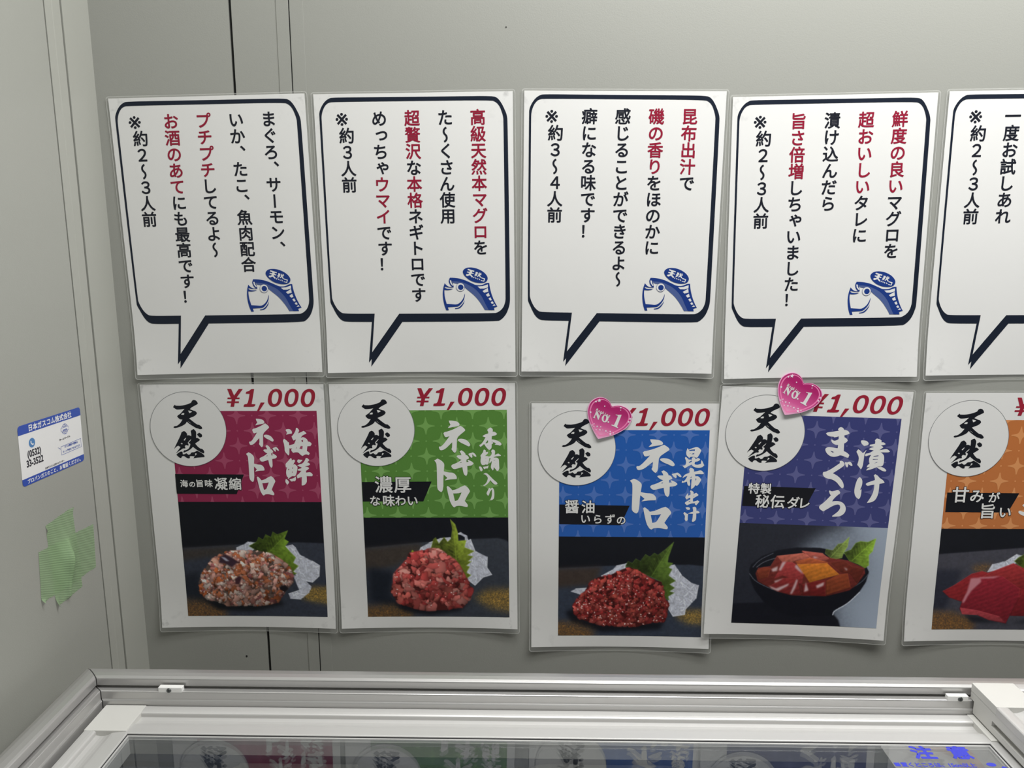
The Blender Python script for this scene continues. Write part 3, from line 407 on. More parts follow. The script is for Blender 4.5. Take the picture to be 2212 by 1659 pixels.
F={
 'P1':[
  ('fill','-138,3940 1276,3846 2742,3782 3490,3806 3470,5838 -310,5864')+((46, 50, 60), 3),
  ('fill','-142,3972 1274,3880 1258,4100 622,4146 -168,4282')+((52, 48, 46), 14),
  ('fill','-94,4640 362,4504 346,4952 1368,5466 230,5314 -58,5178')+((28, 32, 40), 16),
  ('gold','-20,5246 362,5268 946,5422 882,5696 -60,5702')+((104, 74, 42), 18),
  ('gold','2776,5006 3056,4892 3434,4902 3412,5318 3076,5274 2784,5208')+((140, 112, 52), 12),
  ('fill','408,5222 2232,5234 2352,5346 1576,5532 726,5492')+((20, 22, 26), 12),
  ('strand','1260,4056 1292,3924 1444,3856 1574,3768 1762,3790 1776,3878 1596,4054')+(30,),
  ('strand','2446,3876 2614,3842 2692,3918 2786,4094 3070,4248 3232,4358 3206,4624 3040,4780 2730,4716 2578,4448')+(90,),
  ('strand','2588,4604 2776,4626 3014,4892 2942,5050 2742,5208 2490,5188 2454,5074 2714,4984')+(24,),
  ('leaf','1588,3878 1784,3768 1834,3658 1934,3724 2004,3592 2126,3658 2176,3526 2276,3592 2532,3492 2436,3700 2536,3766 2446,3876 2560,4028 2678,4160 2608,4294 2728,4370 2594,4516 2676,4560 2568,4604 2258,4184 1828,4032')+((98, 126, 40), (123.1, 180.6), (99.6, 204.9)),
  ('mound','316,4794 420,4570 588,4324 748,4168 880,4090 1054,4012 1368,4012 1790,3988 2098,4074 2340,4228 2498,4360 2588,4604 2598,4782 2462,4940 2304,5120 2186,5302 1692,5384 948,5388 742,5288 512,5244 336,5064')+('mix',),
  ('fill','876,4146 1006,4078 1168,4166 1308,4276 1150,4410 988,4322 842,4300')+((52, 36, 46), 4),
  ('fill','1192,4700 1302,4632 1362,4676 1286,4834 1202,4834')+((58, 34, 40), 3),
  ('fill','2254,4896 2384,4850 2462,4940 2372,5030 2250,4964')+((24, 22, 26), 3),
  ('fill','896,4146 1000,4168 1098,4256 1014,4256')+((150, 150, 165), 3),
 ],
 'P2':[
  ('fill','-66,3928 1328,3786 2360,3710 3122,3678 3304,3732 3508,3884 3488,5840 -158,5848')+((48, 52, 60), 3),
  ('fill','-68,3950 1326,3808 1320,3994 684,4368 -94,4500')+((54, 48, 44), 14),
  ('fill','58,4390 678,4544 530,5080 1268,5572 58,5282')+((24, 28, 36), 18),
  ('gold','-10,5394 518,5348 1062,5438 1052,5710 -24,5712')+((100, 72, 40), 16),
  ('gold','2536,5166 2852,4964 3414,4942 3408,5500 2948,5434')+((140, 110, 52), 18),
  ('fill','646,5304 2324,5300 2494,5210 2194,5504 1476,5618 850,5506')+((20, 22, 28), 10),
  ('strand','1280,3994 1324,3906 1514,3796 1784,3688 2012,3666 2030,3754 1528,3972')+(30,),
  ('strand','2178,3580 2262,3540 2404,3624 2442,3776 2358,3840 2362,3666 2240,3590')+(14,),
  ('strand','2316,3840 2484,3710 2580,3994 2866,4146 2852,4410 2962,4586 2754,4654 2564,4854 2400,4720')+(100,),
  ('leaf','1550,3950 1618,3710 1672,3666 1740,3818 1868,3656 1946,3776 2032,3688 2068,3450 2024,3224 2132,3342 2190,3558 2194,3754 2380,3732 2336,3906 2560,4004 2392,4102 2536,4136 2410,4256 2492,4256 2366,4366 2448,4388 2362,4542 2476,4598 2358,4698 2220,4388 1918,4080 1716,3938')+((128, 146, 48), (104.9, 175.7), (107.0, 213.9)),
  ('leaf','1080,4058 1114,3972 1184,4038')+((120, 140, 40), (54.6, 199.7), (57.7, 202.4)),
  ('mound','554,5012 646,4788 654,4588 850,4366 1002,4190 1008,4070 1238,4016 1488,3950 1716,3938 1918,4080 2120,4234 2220,4388 2340,4632 2458,4876 2520,4964 2452,5188 2280,5412 2112,5414 1880,5482 1460,5494 1062,5438 730,5304 652,5168')+('tuna',),
 ],
 'P3':[
  ('fill','-148,3962 1432,3872 3064,3844 3474,3890 3558,5804 -138,5844')+((46, 52, 64), 3),
  ('fill','-148,3974 1022,3908 824,4352 -146,4448')+((54, 46, 42), 14),
  ('fill','170,5048 418,4934 630,5246 2500,5272 2402,5476 1052,5558 340,5340')+((18, 20, 26), 12),
  ('gold','-16,5298 340,5318 884,5516 804,5676 -14,5684')+((110, 78, 42), 16),
  ('gold','2764,5158 3006,4976 3398,4972 3412,5332 3018,5312')+((140, 112, 54), 14),
  ('strand','290,4534 412,4466 702,4440 682,4574 496,4598')+(14,),
  ('strand','1006,4140 1250,3994 1350,3884 1554,3838 1614,3806 1536,3970 1232,4126')+(26,),
  ('strand','2536,3874 2698,3852 2892,4136 3082,4288 3268,4352 3222,4684 3102,4820 2984,4954 2970,5088 2702,5136 2570,4914 2592,4336')+(110,),
  ('leaf','1554,3904 1614,3772 1716,3816 1796,3706 1900,3770 2016,3596 2120,3660 2220,3562 2302,3614 2482,3462 2658,3288 2548,3656 2532,3788 2656,3808 2558,3918 2640,3962 2564,4116 2732,4246 2592,4336 2718,4424 2598,4512 2712,4544 2562,4646 2606,4734 2460,4670 2406,4272 1906,4034 1658,3904')+((86, 112, 44), (131.0, 167.6), (107.8, 208.2)),
  ('mound','334,4912 456,4710 620,4530 740,4308 924,4174 1232,4104 1434,3994 1658,3904 1906,4034 2158,4208 2406,4272 2474,4514 2480,4670 2608,4824 2574,5002 2520,5272 2086,5322 1882,5414 1362,5398 1048,5390 798,5312 504,5226 358,5070')+('mince',),
 ],
 'P4':[
  ('fill','-288,3128 3474,2990 3808,5812 -64,5972')+((34, 36, 44), 0),
  ('fill','1362,3876 1748,3500 2144,3262 2860,3102 3694,3070 4050,6038 2480,5868 2292,5312 2376,4476')+((104, 112, 124), 40),
  ('fill','2652,3108 3694,3070 4050,6038 2952,5848 2450,5166 2930,4684 3066,3992')+((132, 142, 156), 60),
  ('fill','-62,5174 728,5118 2338,5334 2484,5492 2578,5770 -8,5876')+((20, 21, 28), 4),
  ('fill','318,4326 350,4188 586,3974 932,3814 1348,3736 1876,3722 2306,3796 2700,3938 2950,4088 3058,4266 3018,4520 2880,4800 2652,5064 2352,5262 2342,5380 1406,5464 1026,5316 728,5118 488,4826 358,4554')+((17, 18, 25), 1.5),
  ('line','336,4418 470,4596 826,4766 1244,4888 1676,4930 2206,4874 2618,4742 2934,4522 3056,4312')+((74, 78, 88), 5),
  ('line','398,4254 530,4068 834,3896')+((84, 88, 98), 4),
  ('line','482,4252 640,4108 908,4008')+((96, 98, 106), 4),
  ('line','2342,5368 2354,5274 2654,5076 2898,4778')+((190, 196, 205), 5),
  ('slice','474,4412 526,4272 798,4216 924,3962 1510,3870 1482,3816 2088,3940 2540,4012 2938,4180 2974,4316 2814,4596 2660,4740 2124,4912 1354,4920 1026,4840 690,4680 534,4594')+((92, 36, 32), 2.5),
  ('slice','924,3962 1510,3870 1774,3974 1358,4058 1278,4106 1042,4094')+((158, 84, 70), 2.5),
  ('slice','1494,3814 1952,3854 2114,3984 1994,4056 1690,3978')+((152, 76, 66), 2.5),
  ('slice','2122,4074 2456,4016 2638,4146 2942,4202 2810,4550 2638,4328 2400,4292')+((84, 34, 26), 2.5),
  ('slice','1360,4080 1690,3978 2102,4076 2086,4132 1410,4158')+((150, 74, 44), 2.5),
  ('slice','490,4342 652,4244 802,4262 760,4492 572,4546')+((104, 46, 32), 2.5),
  ('slice','892,4534 998,4300 1064,4092 1298,4106 1414,4192 1582,4392 1564,4646 1316,4518 1096,4434')+((132, 48, 48), 2.5),
  ('slice','822,4720 1102,4502 1442,4490 1566,4900 1310,4898 1004,4828')+((108, 36, 36), 2.5),
  ('slice','1564,4646 1748,4580 2082,4510 2122,4900 1610,4910')+((96, 28, 28), 2.5),
  ('slice','2106,4532 2386,4360 2574,4330 2674,4670 2142,4876')+((112, 52, 32), 2.5),
  ('slice','1408,4148 2082,4098 2386,4360 1728,4582 1578,4370')+((166, 98, 36), 2.5),
  ('fill','798,4698 976,4760 1262,4622 1246,4680 1024,4828 868,4764')+((172, 148, 150), 4.0),
  ('fill','1308,4886 1422,4512 1456,4534 1420,4720 1350,4884')+((172, 148, 150), 4.0),
  ('fill','1884,4656 2066,4556 2054,4650 1912,4724')+((172, 148, 150), 4.0),
  ('fill','826,4284 968,4210 958,4324 854,4352')+((172, 148, 150), 4.0),
  ('fill','998,4300 1064,4104 1148,4088 1042,4322')+((172, 148, 150), 4.0),
  ('fill','916,4578 1122,4502 1022,4574 942,4624')+((172, 148, 150), 4.0),
  ('fill','1350,4206 1388,4148 1532,4326 1558,4382 1398,4262')+((172, 148, 150), 4.0),
  ('fill','1642,4574 1726,4778 1624,4828')+((172, 148, 150), 4.0),
  ('fill','2472,4174 2562,4216 2546,4264')+((172, 148, 150), 4.0),
  ('fill','1748,3930 1880,3970 1774,3986')+((172, 148, 150), 4.0),
  ('leaf','2016,3852 2026,3750 2176,3778 2286,3616 2388,3590 2520,3438 2504,3674 2434,3812 2406,3950 2282,3978 2154,3960')+((128, 150, 72), (125.1, 173.6), (107.5, 196.9)),
  ('leaf','2434,3812 2594,3740 2682,3578 2782,3530 2952,3546 3130,3448 3082,3766 3008,3858 3036,4108 2960,4178 2802,4094 2582,4012')+((124, 158, 52), (154.7, 174.8), (132.2, 200.4)),
 ],
 'P5':[
  ('fill','-172,3806 1922,3624 4410,3490 4736,5780 16,5818')+((58, 58, 66), 3),
  ('fill','-138,4168 590,4164 438,4614 292,5158 -46,5160')+((38, 40, 50), 14),
  ('gold','-42,5204 498,5222 1016,5414 944,5678 4,5686')+((112, 78, 42), 14),
  ('gold','778,4078 1204,4012 1182,4182 894,4248')+((104, 76, 44), 12),
  ('fill','702,5264 1106,5326 1684,5518 2496,5316 4280,5346 4300,5500 924,5480')+((26, 28, 34), 10),
  ('strand','1156,4214 1246,4032 1550,3946 1766,3786 1878,3818 1790,3988 1532,4138')+(40,),
  ('leaf','1728,3956 1814,3860 1924,3796 2018,3606 2188,3710 2280,3500 2388,3752 2594,3688 2592,4154 1966,4156')+((120, 144, 52), (114.3, 178.1), (98.2, 206.8)),
  ('slice','180,4702 432,4550 798,4270 1028,4204 1170,4246 1714,4008 1980,4136 3564,4404 4076,5304 1860,5298 1264,4934 610,4948 342,4852')+((120, 34, 38), 3),
  ('slice','1172,4268 1714,4020 2010,4198 2038,4626 1512,4500 1006,4376')+((128, 40, 42), 3),
  ('slice','1780,5300 1946,4842 2038,4626 3406,4704 3880,5306')+((104, 28, 34), 3),
  ('slice','610,5134 650,4938 794,4612 848,4376 1494,4330 1922,4628 1926,4842 1702,5496 1314,5412 1022,5284 682,5264')+((112, 30, 40), 3),
  ('slice','626,5112 1012,5174 1544,5324 1700,5474 1314,5412 1022,5284 682,5264')+((136, 52, 58), 3),
  ('fill','790,4376 1006,4364 1036,4460 840,4678 724,4894 674,4980 742,4678')+((168, 110, 118), 4),
  ('fill','964,4354 1454,4320 1302,4374 1008,4386')+((168, 110, 118), 4),
  ('fill','652,4960 714,4786 766,4720 726,4916 676,5002')+((168, 110, 118), 4),
 ],
}
# ------------------------------------------------------------ laminated sheets
DARK, RED = 0, 1
def sheet_of(base=.6, lift=2.4):
    def lf(x, y):
        k = max(0.0, (y-225)/78.0); return lift*((x-105)/105.0)**2*k*k + .25*max(0, (30-y)/30.0)**2*((x-105)/105.0)**2
    return dict(w=210.0, h=297.0, base=base, lift=lf)
CX = [i*15.0 for i in range(-1, 16)]; CY = [60, 120, 180]+[225+i*9.0 for i in range(0, 10)]
def rounded(x0, y0, x1, y1, r, n=6):
    p = []
    for cx, cy, a0 in ((x1-r, y0+r, -90), (x1-r, y1-r, 0), (x0+r, y1-r, 90), (x0+r, y0+r, 180)):
        for i in range(n+1):
            a = math.radians(a0+90*i/n); p.append((cx+r*math.cos(a), cy+r*math.sin(a)))
    return p
def laminated(name, label, cat, pose, base, lift, group):
    x, z, t = pose
    th = thing(name, label, cat, (x, DW, ZC+z), (0, -t, 0), group); sh = sheet_of(base, lift)
    f = Flat(); f.poly([rounded(-2.6, -2.0, 212.6, 302.4, 3.2)]); f.cut(0, CX); f.cut(1, CY)
    b = len(f.f)
    g = Flat(); g.poly([rounded(-2.7, -2.1, 212.7, 302.5, 3.3), rounded(-2.1, -1.5, 212.1, 301.9, 2.9)], dz=.05, mi=1); g.cut(0, CX); g.cut(1, CY)
    n = len(f.v); f.v += g.v; f.f += [tuple(n+i for i in q) for q in g.f]; f.mi += g.mi
    f.build('laminate_film', sh, 0, [M['film'], M['film_edge_highlight']], th)
    p = Flat(); p.rect(0, 0, 210, 297, 14, 33); p.build('paper', sh, 2, M['paper'], th, True)
    return th, sh

B_OUT = groups(S['bub_out'])
FISH = {k: groups(S[k], k != 'f_white') for k in ('f_oval', 'f_white', 'f_dark', 'f_slate')}
def bubble_poster(label, pose, cols, xs, base, xshift=0.0, first=25.7):
    th, sh = laminated('speech_bubble_poster', label, 'poster', pose, base, 4.2, 'speech bubble posters in the upper row')
    f = Flat(); [f.poly(g) for g in B_OUT]; f.cut(0, CX); f.cut(1, CY); f.build('bubble_outline', sh, 4, M['ink_outline'], th)
    for (txt, reds), x in zip(cols, xs):
        f = Flat()
        for i, ch in enumerate(txt):
            if ch == ' ': continue
            f.glyph(ch, x+i*.08, first+i*16.88-(.6 if ch == '※' else 0), 16.8 if ch != '※' else 24.0, .34 if ch != '※' else .05, mode='v', mi=RED if i in reds else DARK)
        f.build('text_column', sh, 4, [M['ink_dark'], M['ink_red']], th)
    f = Flat()
    for g in FISH['f_slate']: f.poly(g, .0, 1)
    for g in FISH['f_dark']+FISH['f_oval']: f.poly(g, .05, 0)
    for g in FISH['f_white']: f.poly(g, .10, 2)
    f.ngon(150.51, 202.98, 4.75, dz=.10, mi=0); f.ngon(150.51, 202.98, 4.45, dz=.14, mi=2); f.ngon(150.89, 203.14, 2.95, dz=.18, mi=0)
    f.build('fish_emblem', sh, 4, [M['blue_dark'], M['blue_slate'], M['ink_white']], th)
    return th
XS = (173.0, 138.5, 103.5, 68.7, 33.4)
bubble_poster('white laminated speech bubble poster at the left end of the upper row', (-.3425, -.0025, .0231),
    [('まぐろ、サーモン、', range(0, 0)), ('いか、たこ、魚肉配合', range(0, 0)), ('プチプチしてるよ～', range(0, 4)), ('お酒のあてにも最高です！', range(0, 5)), ('※約２～３人前', range(0, 0))],
    (169.8, 134.9, 99.7, 64.9, 30.3), .9, first=25.0)
bubble_poster('white laminated speech bubble poster above the green price poster, its first text column mostly red', (-.1249, .0004, .0137),
    [('高級天然本マグロを', range(0, 8)), ('た～くさん使用', range(0, 0)), ('超贅沢な本格ネギトロです', (0, 1, 2, 4, 5)), ('めっちゃウマイです！', range(4, 7)), ('※約３人前', range(0, 0))], XS, .8)
bubble_poster('white laminated speech bubble poster hung above the bright blue price poster', (.0944, .0018, -.0048),
    [('昆布出汁で', range(0, 4)), ('磯の香りをほのかに', range(0, 4)), ('感じることができるよ～', range(0, 0)), ('癖になる味です！', range(0, 0)), ('※約３～４人前', range(0, 0))], XS, .8)
bubble_poster('white laminated speech bubble poster whose lower edge is touched by a pink heart sticker', (.3148, -.0024, .0202),
    [('鮮度の良いマグロを', range(0, 5)), ('超おいしいタレに', range(0, 5)), ('漬け込んだら', range(0, 0)), ('旨さ倍増しちゃいました！', range(0, 4)), ('※約２～３人前', range(0, 0))], XS, .8)
bubble_poster('white laminated speech bubble poster at the right end, above the orange price poster', (.5351, .0023, .0134),
    [('一度お試しあれ', range(0, 0)), ('※約２～３人前', range(0, 0))], (66.8, 33.2), .8)

# ------------------------------------------------------------ printed food photographs, painted in millimetres
class Canvas:
    def __init__(s, w, h, px, seed):
        s.px = px; s.W = int(round(w*px)); s.H = int(round(h*px)); s.a = np.zeros((s.H, s.W, 3)); s.r = np.random.default_rng(seed)
        s.Y, s.X = np.mgrid[0:s.H, 0:s.W]; s.X = (s.X+.5)/px; s.Y = (s.Y+.5)/px; s.y0 = 0
    def mask(s, p, blur=0.6):
        p = np.array(p); m = np.zeros((s.H, s.W), bool)
        x0, y0 = np.maximum(0, ((p.min(0))*s.px).astype(int)-1); x1, y1 = ((p.max(0))*s.px).astype(int)+2
        X = s.X[y0:y1, x0:x1]; Y = s.Y[y0:y1, x0:x1]; mm_ = np.zeros(X.shape, bool)
        for i in range(len(p)):
            (xa, ya), (xb, yb) = p[i-1], p[i]
            if abs(yb-ya) < 1e-9: continue
            mm_ ^= ((ya > Y) != (yb > Y)) & (X < (xb-xa)*(Y-ya)/(yb-ya)+xa)
        m[y0:y1, x0:x1] = mm_
        return s.blur(m.astype(float), blur)
    def blur(s, m, b):
        k = int(b*s.px/2)
        if k < 1: return m
        for _ in range(2):
            for ax in (0, 1):
                q = np.pad(m, [(k+1, k) if i == ax else (0, 0) for i in (0, 1)], mode='edge').cumsum(ax)
                m = (np.take(q, range(2*k+1, q.shape[ax]), ax)-np.take(q, range(0, q.shape[ax]-2*k-1), ax))/(2*k+1)
        return m
    def noise(s, cell, octv=2):
        out = np.zeros((s.H, s.W)); amp = 1; tot = 0
        for o in range(octv):
            c = max(1.0, cell*s.px/2**o); gh, gw = int(s.H/c)+3, int(s.W/c)+3; g = s.r.random((gh, gw))
            yy = np.arange(s.H)/c; xx = np.arange(s.W)/c; yi = yy.astype(int); xi = xx.astype(int); fy = (yy-yi)[:, None]; fx = (xx-xi)[None]
            fy = fy*fy*(3-2*fy); fx = fx*fx*(3-2*fx)
            v = (g[yi][:, xi]*(1-fx)+g[yi][:, xi+1]*fx)*(1-fy)+(g[yi+1][:, xi]*(1-fx)+g[yi+1][:, xi+1]*fx)*fy
            out += v*amp; tot += amp; amp *= .5
        return out/tot
    def mix(s, m, c): s.a = s.a*(1-m[..., None])+np.asarray(c, float)*m[..., None]
    def blob(s, cx, cy, r, col, clip, asp=1.0, rot=0.0, spec=.6, edge=.55):
        R = r*1.5; x0 = max(0, int((cx-R)*s.px)); x1 = min(s.W, int((cx+R)*s.px)+1); y0 = max(0, int((cy-R)*s.px)); y1 = min(s.H, int((cy+R)*s.px)+1)
        if x1 <= x0 or y1 <= y0: return
        dx = s.X[y0:y1, x0:x1]-cx; dy = s.Y[y0:y1, x0:x1]-cy; c_, s_ = math.cos(rot), math.sin(rot)
        u = (dx*c_+dy*s_)/asp; v = -dx*s_+dy*c_; th = np.arctan2(v, u); p, q, w = s.r.random(3)*6.28
        rr = r*(.84+.18*np.cos(2*th+p)+.15*np.cos(3*th+q)+.11*np.cos(5*th+w)+.07*np.cos(8*th+p+q)); d = np.hypot(u, v)/rr
        m = np.clip((1.0-d)/.14, 0, 1)*clip[y0:y1, x0:x1]
        sh = edge+(1-edge)*np.sqrt(np.clip(1-d*d, 0, 1))*1.25; ti = s.r.normal(size=2)*.16; sh = np.clip(sh*(1-(.20+ti[0])*dy/r-(.06+ti[1])*dx/r), .45, 1.45)
        cc = np.asarray(col)[None, None]*sh[..., None]
        a = s.a[y0:y1, x0:x1]
        dm = np.clip((1.18-np.hypot(u, v-.12*r)/rr)/.25, 0, 1)*clip[y0:y1, x0:x1]*.5
        a = a*(1-dm[..., None]*.42)
        a = a*(1-m[..., None])+cc*m[..., None]
        if spec > 0:
            hx, hy = -.30*r, -.38*r; hd = np.hypot((dx-hx)*1.0, (dy-hy)*1.9)/(r*.30); hm = np.clip(1-hd, 0, 1)*spec*clip[y0:y1, x0:x1]
            a = a*(1-hm[..., None])+np.array((228, 208, 204.))*hm[..., None]
        s.a[y0:y1, x0:x1] = a
    def line(s, p, col, w, al=1.0, clip=None):
        for (xa, ya), (xb, yb) in zip(p[:-1], p[1:]):
            R = w+.6; x0 = max(0, int((min(xa, xb)-R)*s.px)); x1 = min(s.W, int((max(xa, xb)+R)*s.px)+1); y0 = max(0, int((min(ya, yb)-R)*s.px)); y1 = min(s.H, int((max(ya, yb)+R)*s.px)+1)
            if x1 <= x0 or y1 <= y0: continue
            X = s.X[y0:y1, x0:x1]; Y = s.Y[y0:y1, x0:x1]; L2 = (xb-xa)**2+(yb-ya)**2+1e-9
            t = np.clip(((X-xa)*(xb-xa)+(Y-ya)*(yb-ya))/L2, 0, 1); d = np.hypot(X-xa-t*(xb-xa), Y-ya-t*(yb-ya))
            m = np.clip((w/2-d)/.28+.5, 0, 1)*al
            if clip is not None: m = m*clip[y0:y1, x0:x1]
            s.a[y0:y1, x0:x1] = s.a[y0:y1, x0:x1]*(1-m[..., None])+np.asarray(col, float)*m[..., None]
PAL = {'mix': [(182, 140, 128), (190, 158, 146), (182, 166, 158), (164, 98, 68), (160, 92, 62), (176, 130, 114), (168, 112, 102), (186, 168, 158), (156, 84, 50), (132, 78, 78), (178, 134, 124), (170, 120, 106)],
       'tuna': [(170, 78, 74), (158, 62, 60), (180, 100, 94), (150, 54, 54), (176, 88, 80), (192, 124, 116)],
       'mince': [(150, 58, 56), (138, 46, 46), (162, 74, 68), (128, 40, 40), (156, 66, 58)]}
def paint(n, w, h, y0, E, px=2.0):
    SS = 2; c = Canvas(w, h, px*SS, {'P1': 3, 'P2': 5, 'P3': 11, 'P4': 17, 'P5': 23}[n])
    sh = lambda P: [(x, y-y0) for x, y in P]
    c.a[:] = (17, 19, 25); c.a *= (1+.10*(c.noise(9)-.5))[..., None]
    for e in F[n]:
        k, P = e[0], sh(dec(e[1]))
        if k == 'fill':
            m = c.mask(P, e[3]*.45 if e[3] else .4); t = c.noise(2.2, 3)
            c.mix(m, np.asarray(e[2])[None, None]*(1+.22*(t-.5))[..., None] if max(e[2]) < 150 else e[2])
        elif k == 'gold':
            m = c.mask(P, e[3]*.55); g = c.r.random((c.H, c.W)); g = c.blur(g, .5); g = (g-g.mean())/g.std()
            c.mix(np.clip(m*(.78+.12*g), 0, 1), np.asarray(e[2])[None, None]*(.92+.13*g)[..., None])
        elif k == 'strand':
            m = c.mask(P, .5); c.mix(m*.97, np.array((166, 169, 180))[None, None]*(1+.35*(c.noise(1.6)-.5))[..., None])
            p = np.array(P); lo, hi = p.min(0), p.max(0); mid = p.mean(0)
            for i in range(e[2]):
                a = lo+(hi-lo)*c.r.random(2); th = math.atan2((hi-lo)[1], (hi-lo)[0])*(.4+.9*c.r.random())+c.r.normal()*.5; L = 3+6*c.r.random(); bend = c.r.normal()*.5; pts = []
                for q in range(7):
                    pts.append(tuple(a)); a = a+np.array((math.cos(th), math.sin(th)))*L/6; th += bend/3
                v = 158+58*c.r.random(); c.line(pts, (v*.96, v*.98, v*1.03), .75, .9, np.clip(m*1.3, 0, 1))
            q = np.array(P+[P[0]]); 
            for i in range(len(P)):
                if c.r.random() < .6: c.line([tuple(q[i]), tuple(q[i+1])], (190, 193, 200), .9, .85)
        elif k == 'leaf':
            m = c.mask(P, .5); t = c.noise(3, 3); tip, base = [np.array((a, b-y0)) for a, b in e[3:5]]; col = np.asarray(e[2], float)
            ax = base-tip; L = np.hypot(*ax); side = ((c.X-tip[0])*ax[1]-(c.Y-tip[1])*ax[0])/L; al = ((c.X-tip[0])*ax[0]+(c.Y-tip[1])*ax[1])/L/L
            sh_ = (.78+.5*(t-.5)+.22*np.tanh(side/4))*(1.12-.42*np.clip(al, 0, 1))
            c.mix(m, col[None, None]*sh_[..., None])
            c.line([tuple(tip), tuple(base)], col*1.25, .6, .55, m)
            nrm = np.array((-ax[1], ax[0]))/L
            for i in range(2, 9):
                o = tip+ax*i/9
                for sg in (-1, 1): c.line([tuple(o), tuple(o+nrm*sg*9-ax/L*6)], col*1.2, .4, .4, m)
            q = P+[P[0]]
            for i in range(len(P)): c.line([q[i], q[i+1]], col*1.22, .45, .5)
        elif k == 'slice':
            m = c.mask(P, .5); p = np.array(P); lo, hi = p.min(0), p.max(0); col = np.asarray(e[2], float)
            g = (c.Y-lo[1])/(hi[1]-lo[1]+1e-6); fib = c.noise(2.5, 3); wv = np.sin((c.Y*.8+c.X*.35+4*c.noise(14))*1.5)
            c.mix(m, col[None, None]*(1.14-.30*np.clip(g, 0, 1)+.26*(fib-.5)+.05*wv)[..., None])
            q = P+[P[0]]
            for i in range(len(P)):
                up_ = (q[i][1]+q[i+1][1])/2 < (lo[1]+hi[1])/2; c.line([q[i], q[i+1]], col*1.28+14 if up_ else col*.62, .6, .55)
        elif k == 'line':
            p = P
            for _ in range(2): p = [p[0]]+[((a[0]*(1-t)+b[0]*t), (a[1]*(1-t)+b[1]*t)) for a, b in zip(p[:-1], p[1:]) for t in (.25, .75)]+[p[-1]]
            c.line(p, e[2], e[3]*.22, .8)
        elif k == 'mound':
            m = c.mask(P, .5); p = np.array(P); lo, hi = p.min(0), p.max(0); st = e[2]
            hard = np.clip(c.mask(P, 2.0)*2.4, 0, 1); c.mix(m, np.array(PAL[st][1])*.42)
            N, r0, r1 = {'mix': (560, 1.8, 5.4), 'tuna': (210, 3.4, 8.6), 'mince': (560, 1.7, 4.6)}[st]
            B = []
            while len(B) < N:
                q = lo+(hi-lo)*c.r.random(2); iy, ix = int(q[1]*c.px), int(q[0]*c.px)
                if 0 <= iy < c.H and 0 <= ix < c.W and m[iy, ix] > .6: B.append(q)
            B.sort(key=lambda q: q[1]+3*c.r.random())
            for q in B:
                r = r0+(r1-r0)*c.r.random()**2; col = np.array(PAL[st][c.r.integers(len(PAL[st]))], float)*(.82+.3*c.r.random())
                fx = (q[0]-lo[0])/(hi[0]-lo[0]); fy = (q[1]-lo[1])/(hi[1]-lo[1]); col = col*(1.08-.34*fy)*(1.02-.14*fx)
                c.blob(q[0], q[1], r, col, hard, 1+1.1*c.r.random()**1.5, c.r.random()*3.14, .40 if c.r.random() < .22 else 0, .78)
            for i in range({'mix': 60, 'tuna': 50, 'mince': 150}[st]):
                q = B[c.r.integers(len(B))]+c.r.normal(size=2)
                if st != 'tuna' or c.r.random() < .6: c.blob(q[0], q[1], .35+.5*c.r.random(), (214, 190, 186) if st != 'mix' else (205, 190, 184), hard, 1.6, c.r.random()*3.14, 0, .9)
    a = np.stack([c.blur(c.a[..., i], .55) for i in range(3)], -1)+c.r.normal(size=c.a.shape)*1.6
    a = a.reshape(c.H//SS, SS, c.W//SS, SS, 3).mean((1, 3)) if c.H % SS == 0 and c.W % SS == 0 else a[:c.H//SS*SS, :c.W//SS*SS].reshape(c.H//SS, SS, c.W//SS, SS, 3).mean((1, 3))
    a = np.clip(a, 0, 255)/255; a = np.where(a <= .04045, a/12.92, ((a+.055)/1.055)**2.4)/E
    return np.clip(a, .003, .9)
def photo_print(n, sheet, x0, y0, x1, y1, parent):
    img = paint(n, x1-x0, y1-y0, y0, EP*.97); H, Wd = img.shape[:2]
    xs = np.linspace(x0, x1, Wd); ys = np.linspace(y0, y1, H)
    X, Y = np.meshgrid(xs, ys); k = np.clip((Y-225)/78, 0, None)
    lift = sheet['k']*((X-105)/105)**2*k*k
    co = np.stack([(X-105)/1000, -(sheet['base']+4*.08+lift)/1000, (148.5-Y)/1000], -1).reshape(-1, 3)
    i = np.arange((H-1)*Wd).reshape(H-1, Wd)[:, :-1].ravel(); q = np.stack([i, i+Wd, i+Wd+1, i+1], 1)
    me = bpy.data.meshes.new('food_photograph'); me.vertices.add(len(co)); me.vertices.foreach_set('co', co.ravel().astype(np.float32))
    me.loops.add(q.size); me.loops.foreach_set('vertex_index', q.ravel().astype(np.int32)); me.polygons.add(len(q))
    me.polygons.foreach_set('loop_start', np.arange(0, q.size, 4, dtype=np.int32)); me.update(calc_edges=True)
    at = me.color_attributes.new('print', 'FLOAT_COLOR', 'POINT'); at.data.foreach_set('color', np.concatenate([img.reshape(-1, 3), np.ones((H*Wd, 1))], 1).ravel().astype(np.float32))
    me.materials.append(M['print']); o = bpy.data.objects.new('food_photograph', me); COL.objects.link(o); o.parent = parent; return o

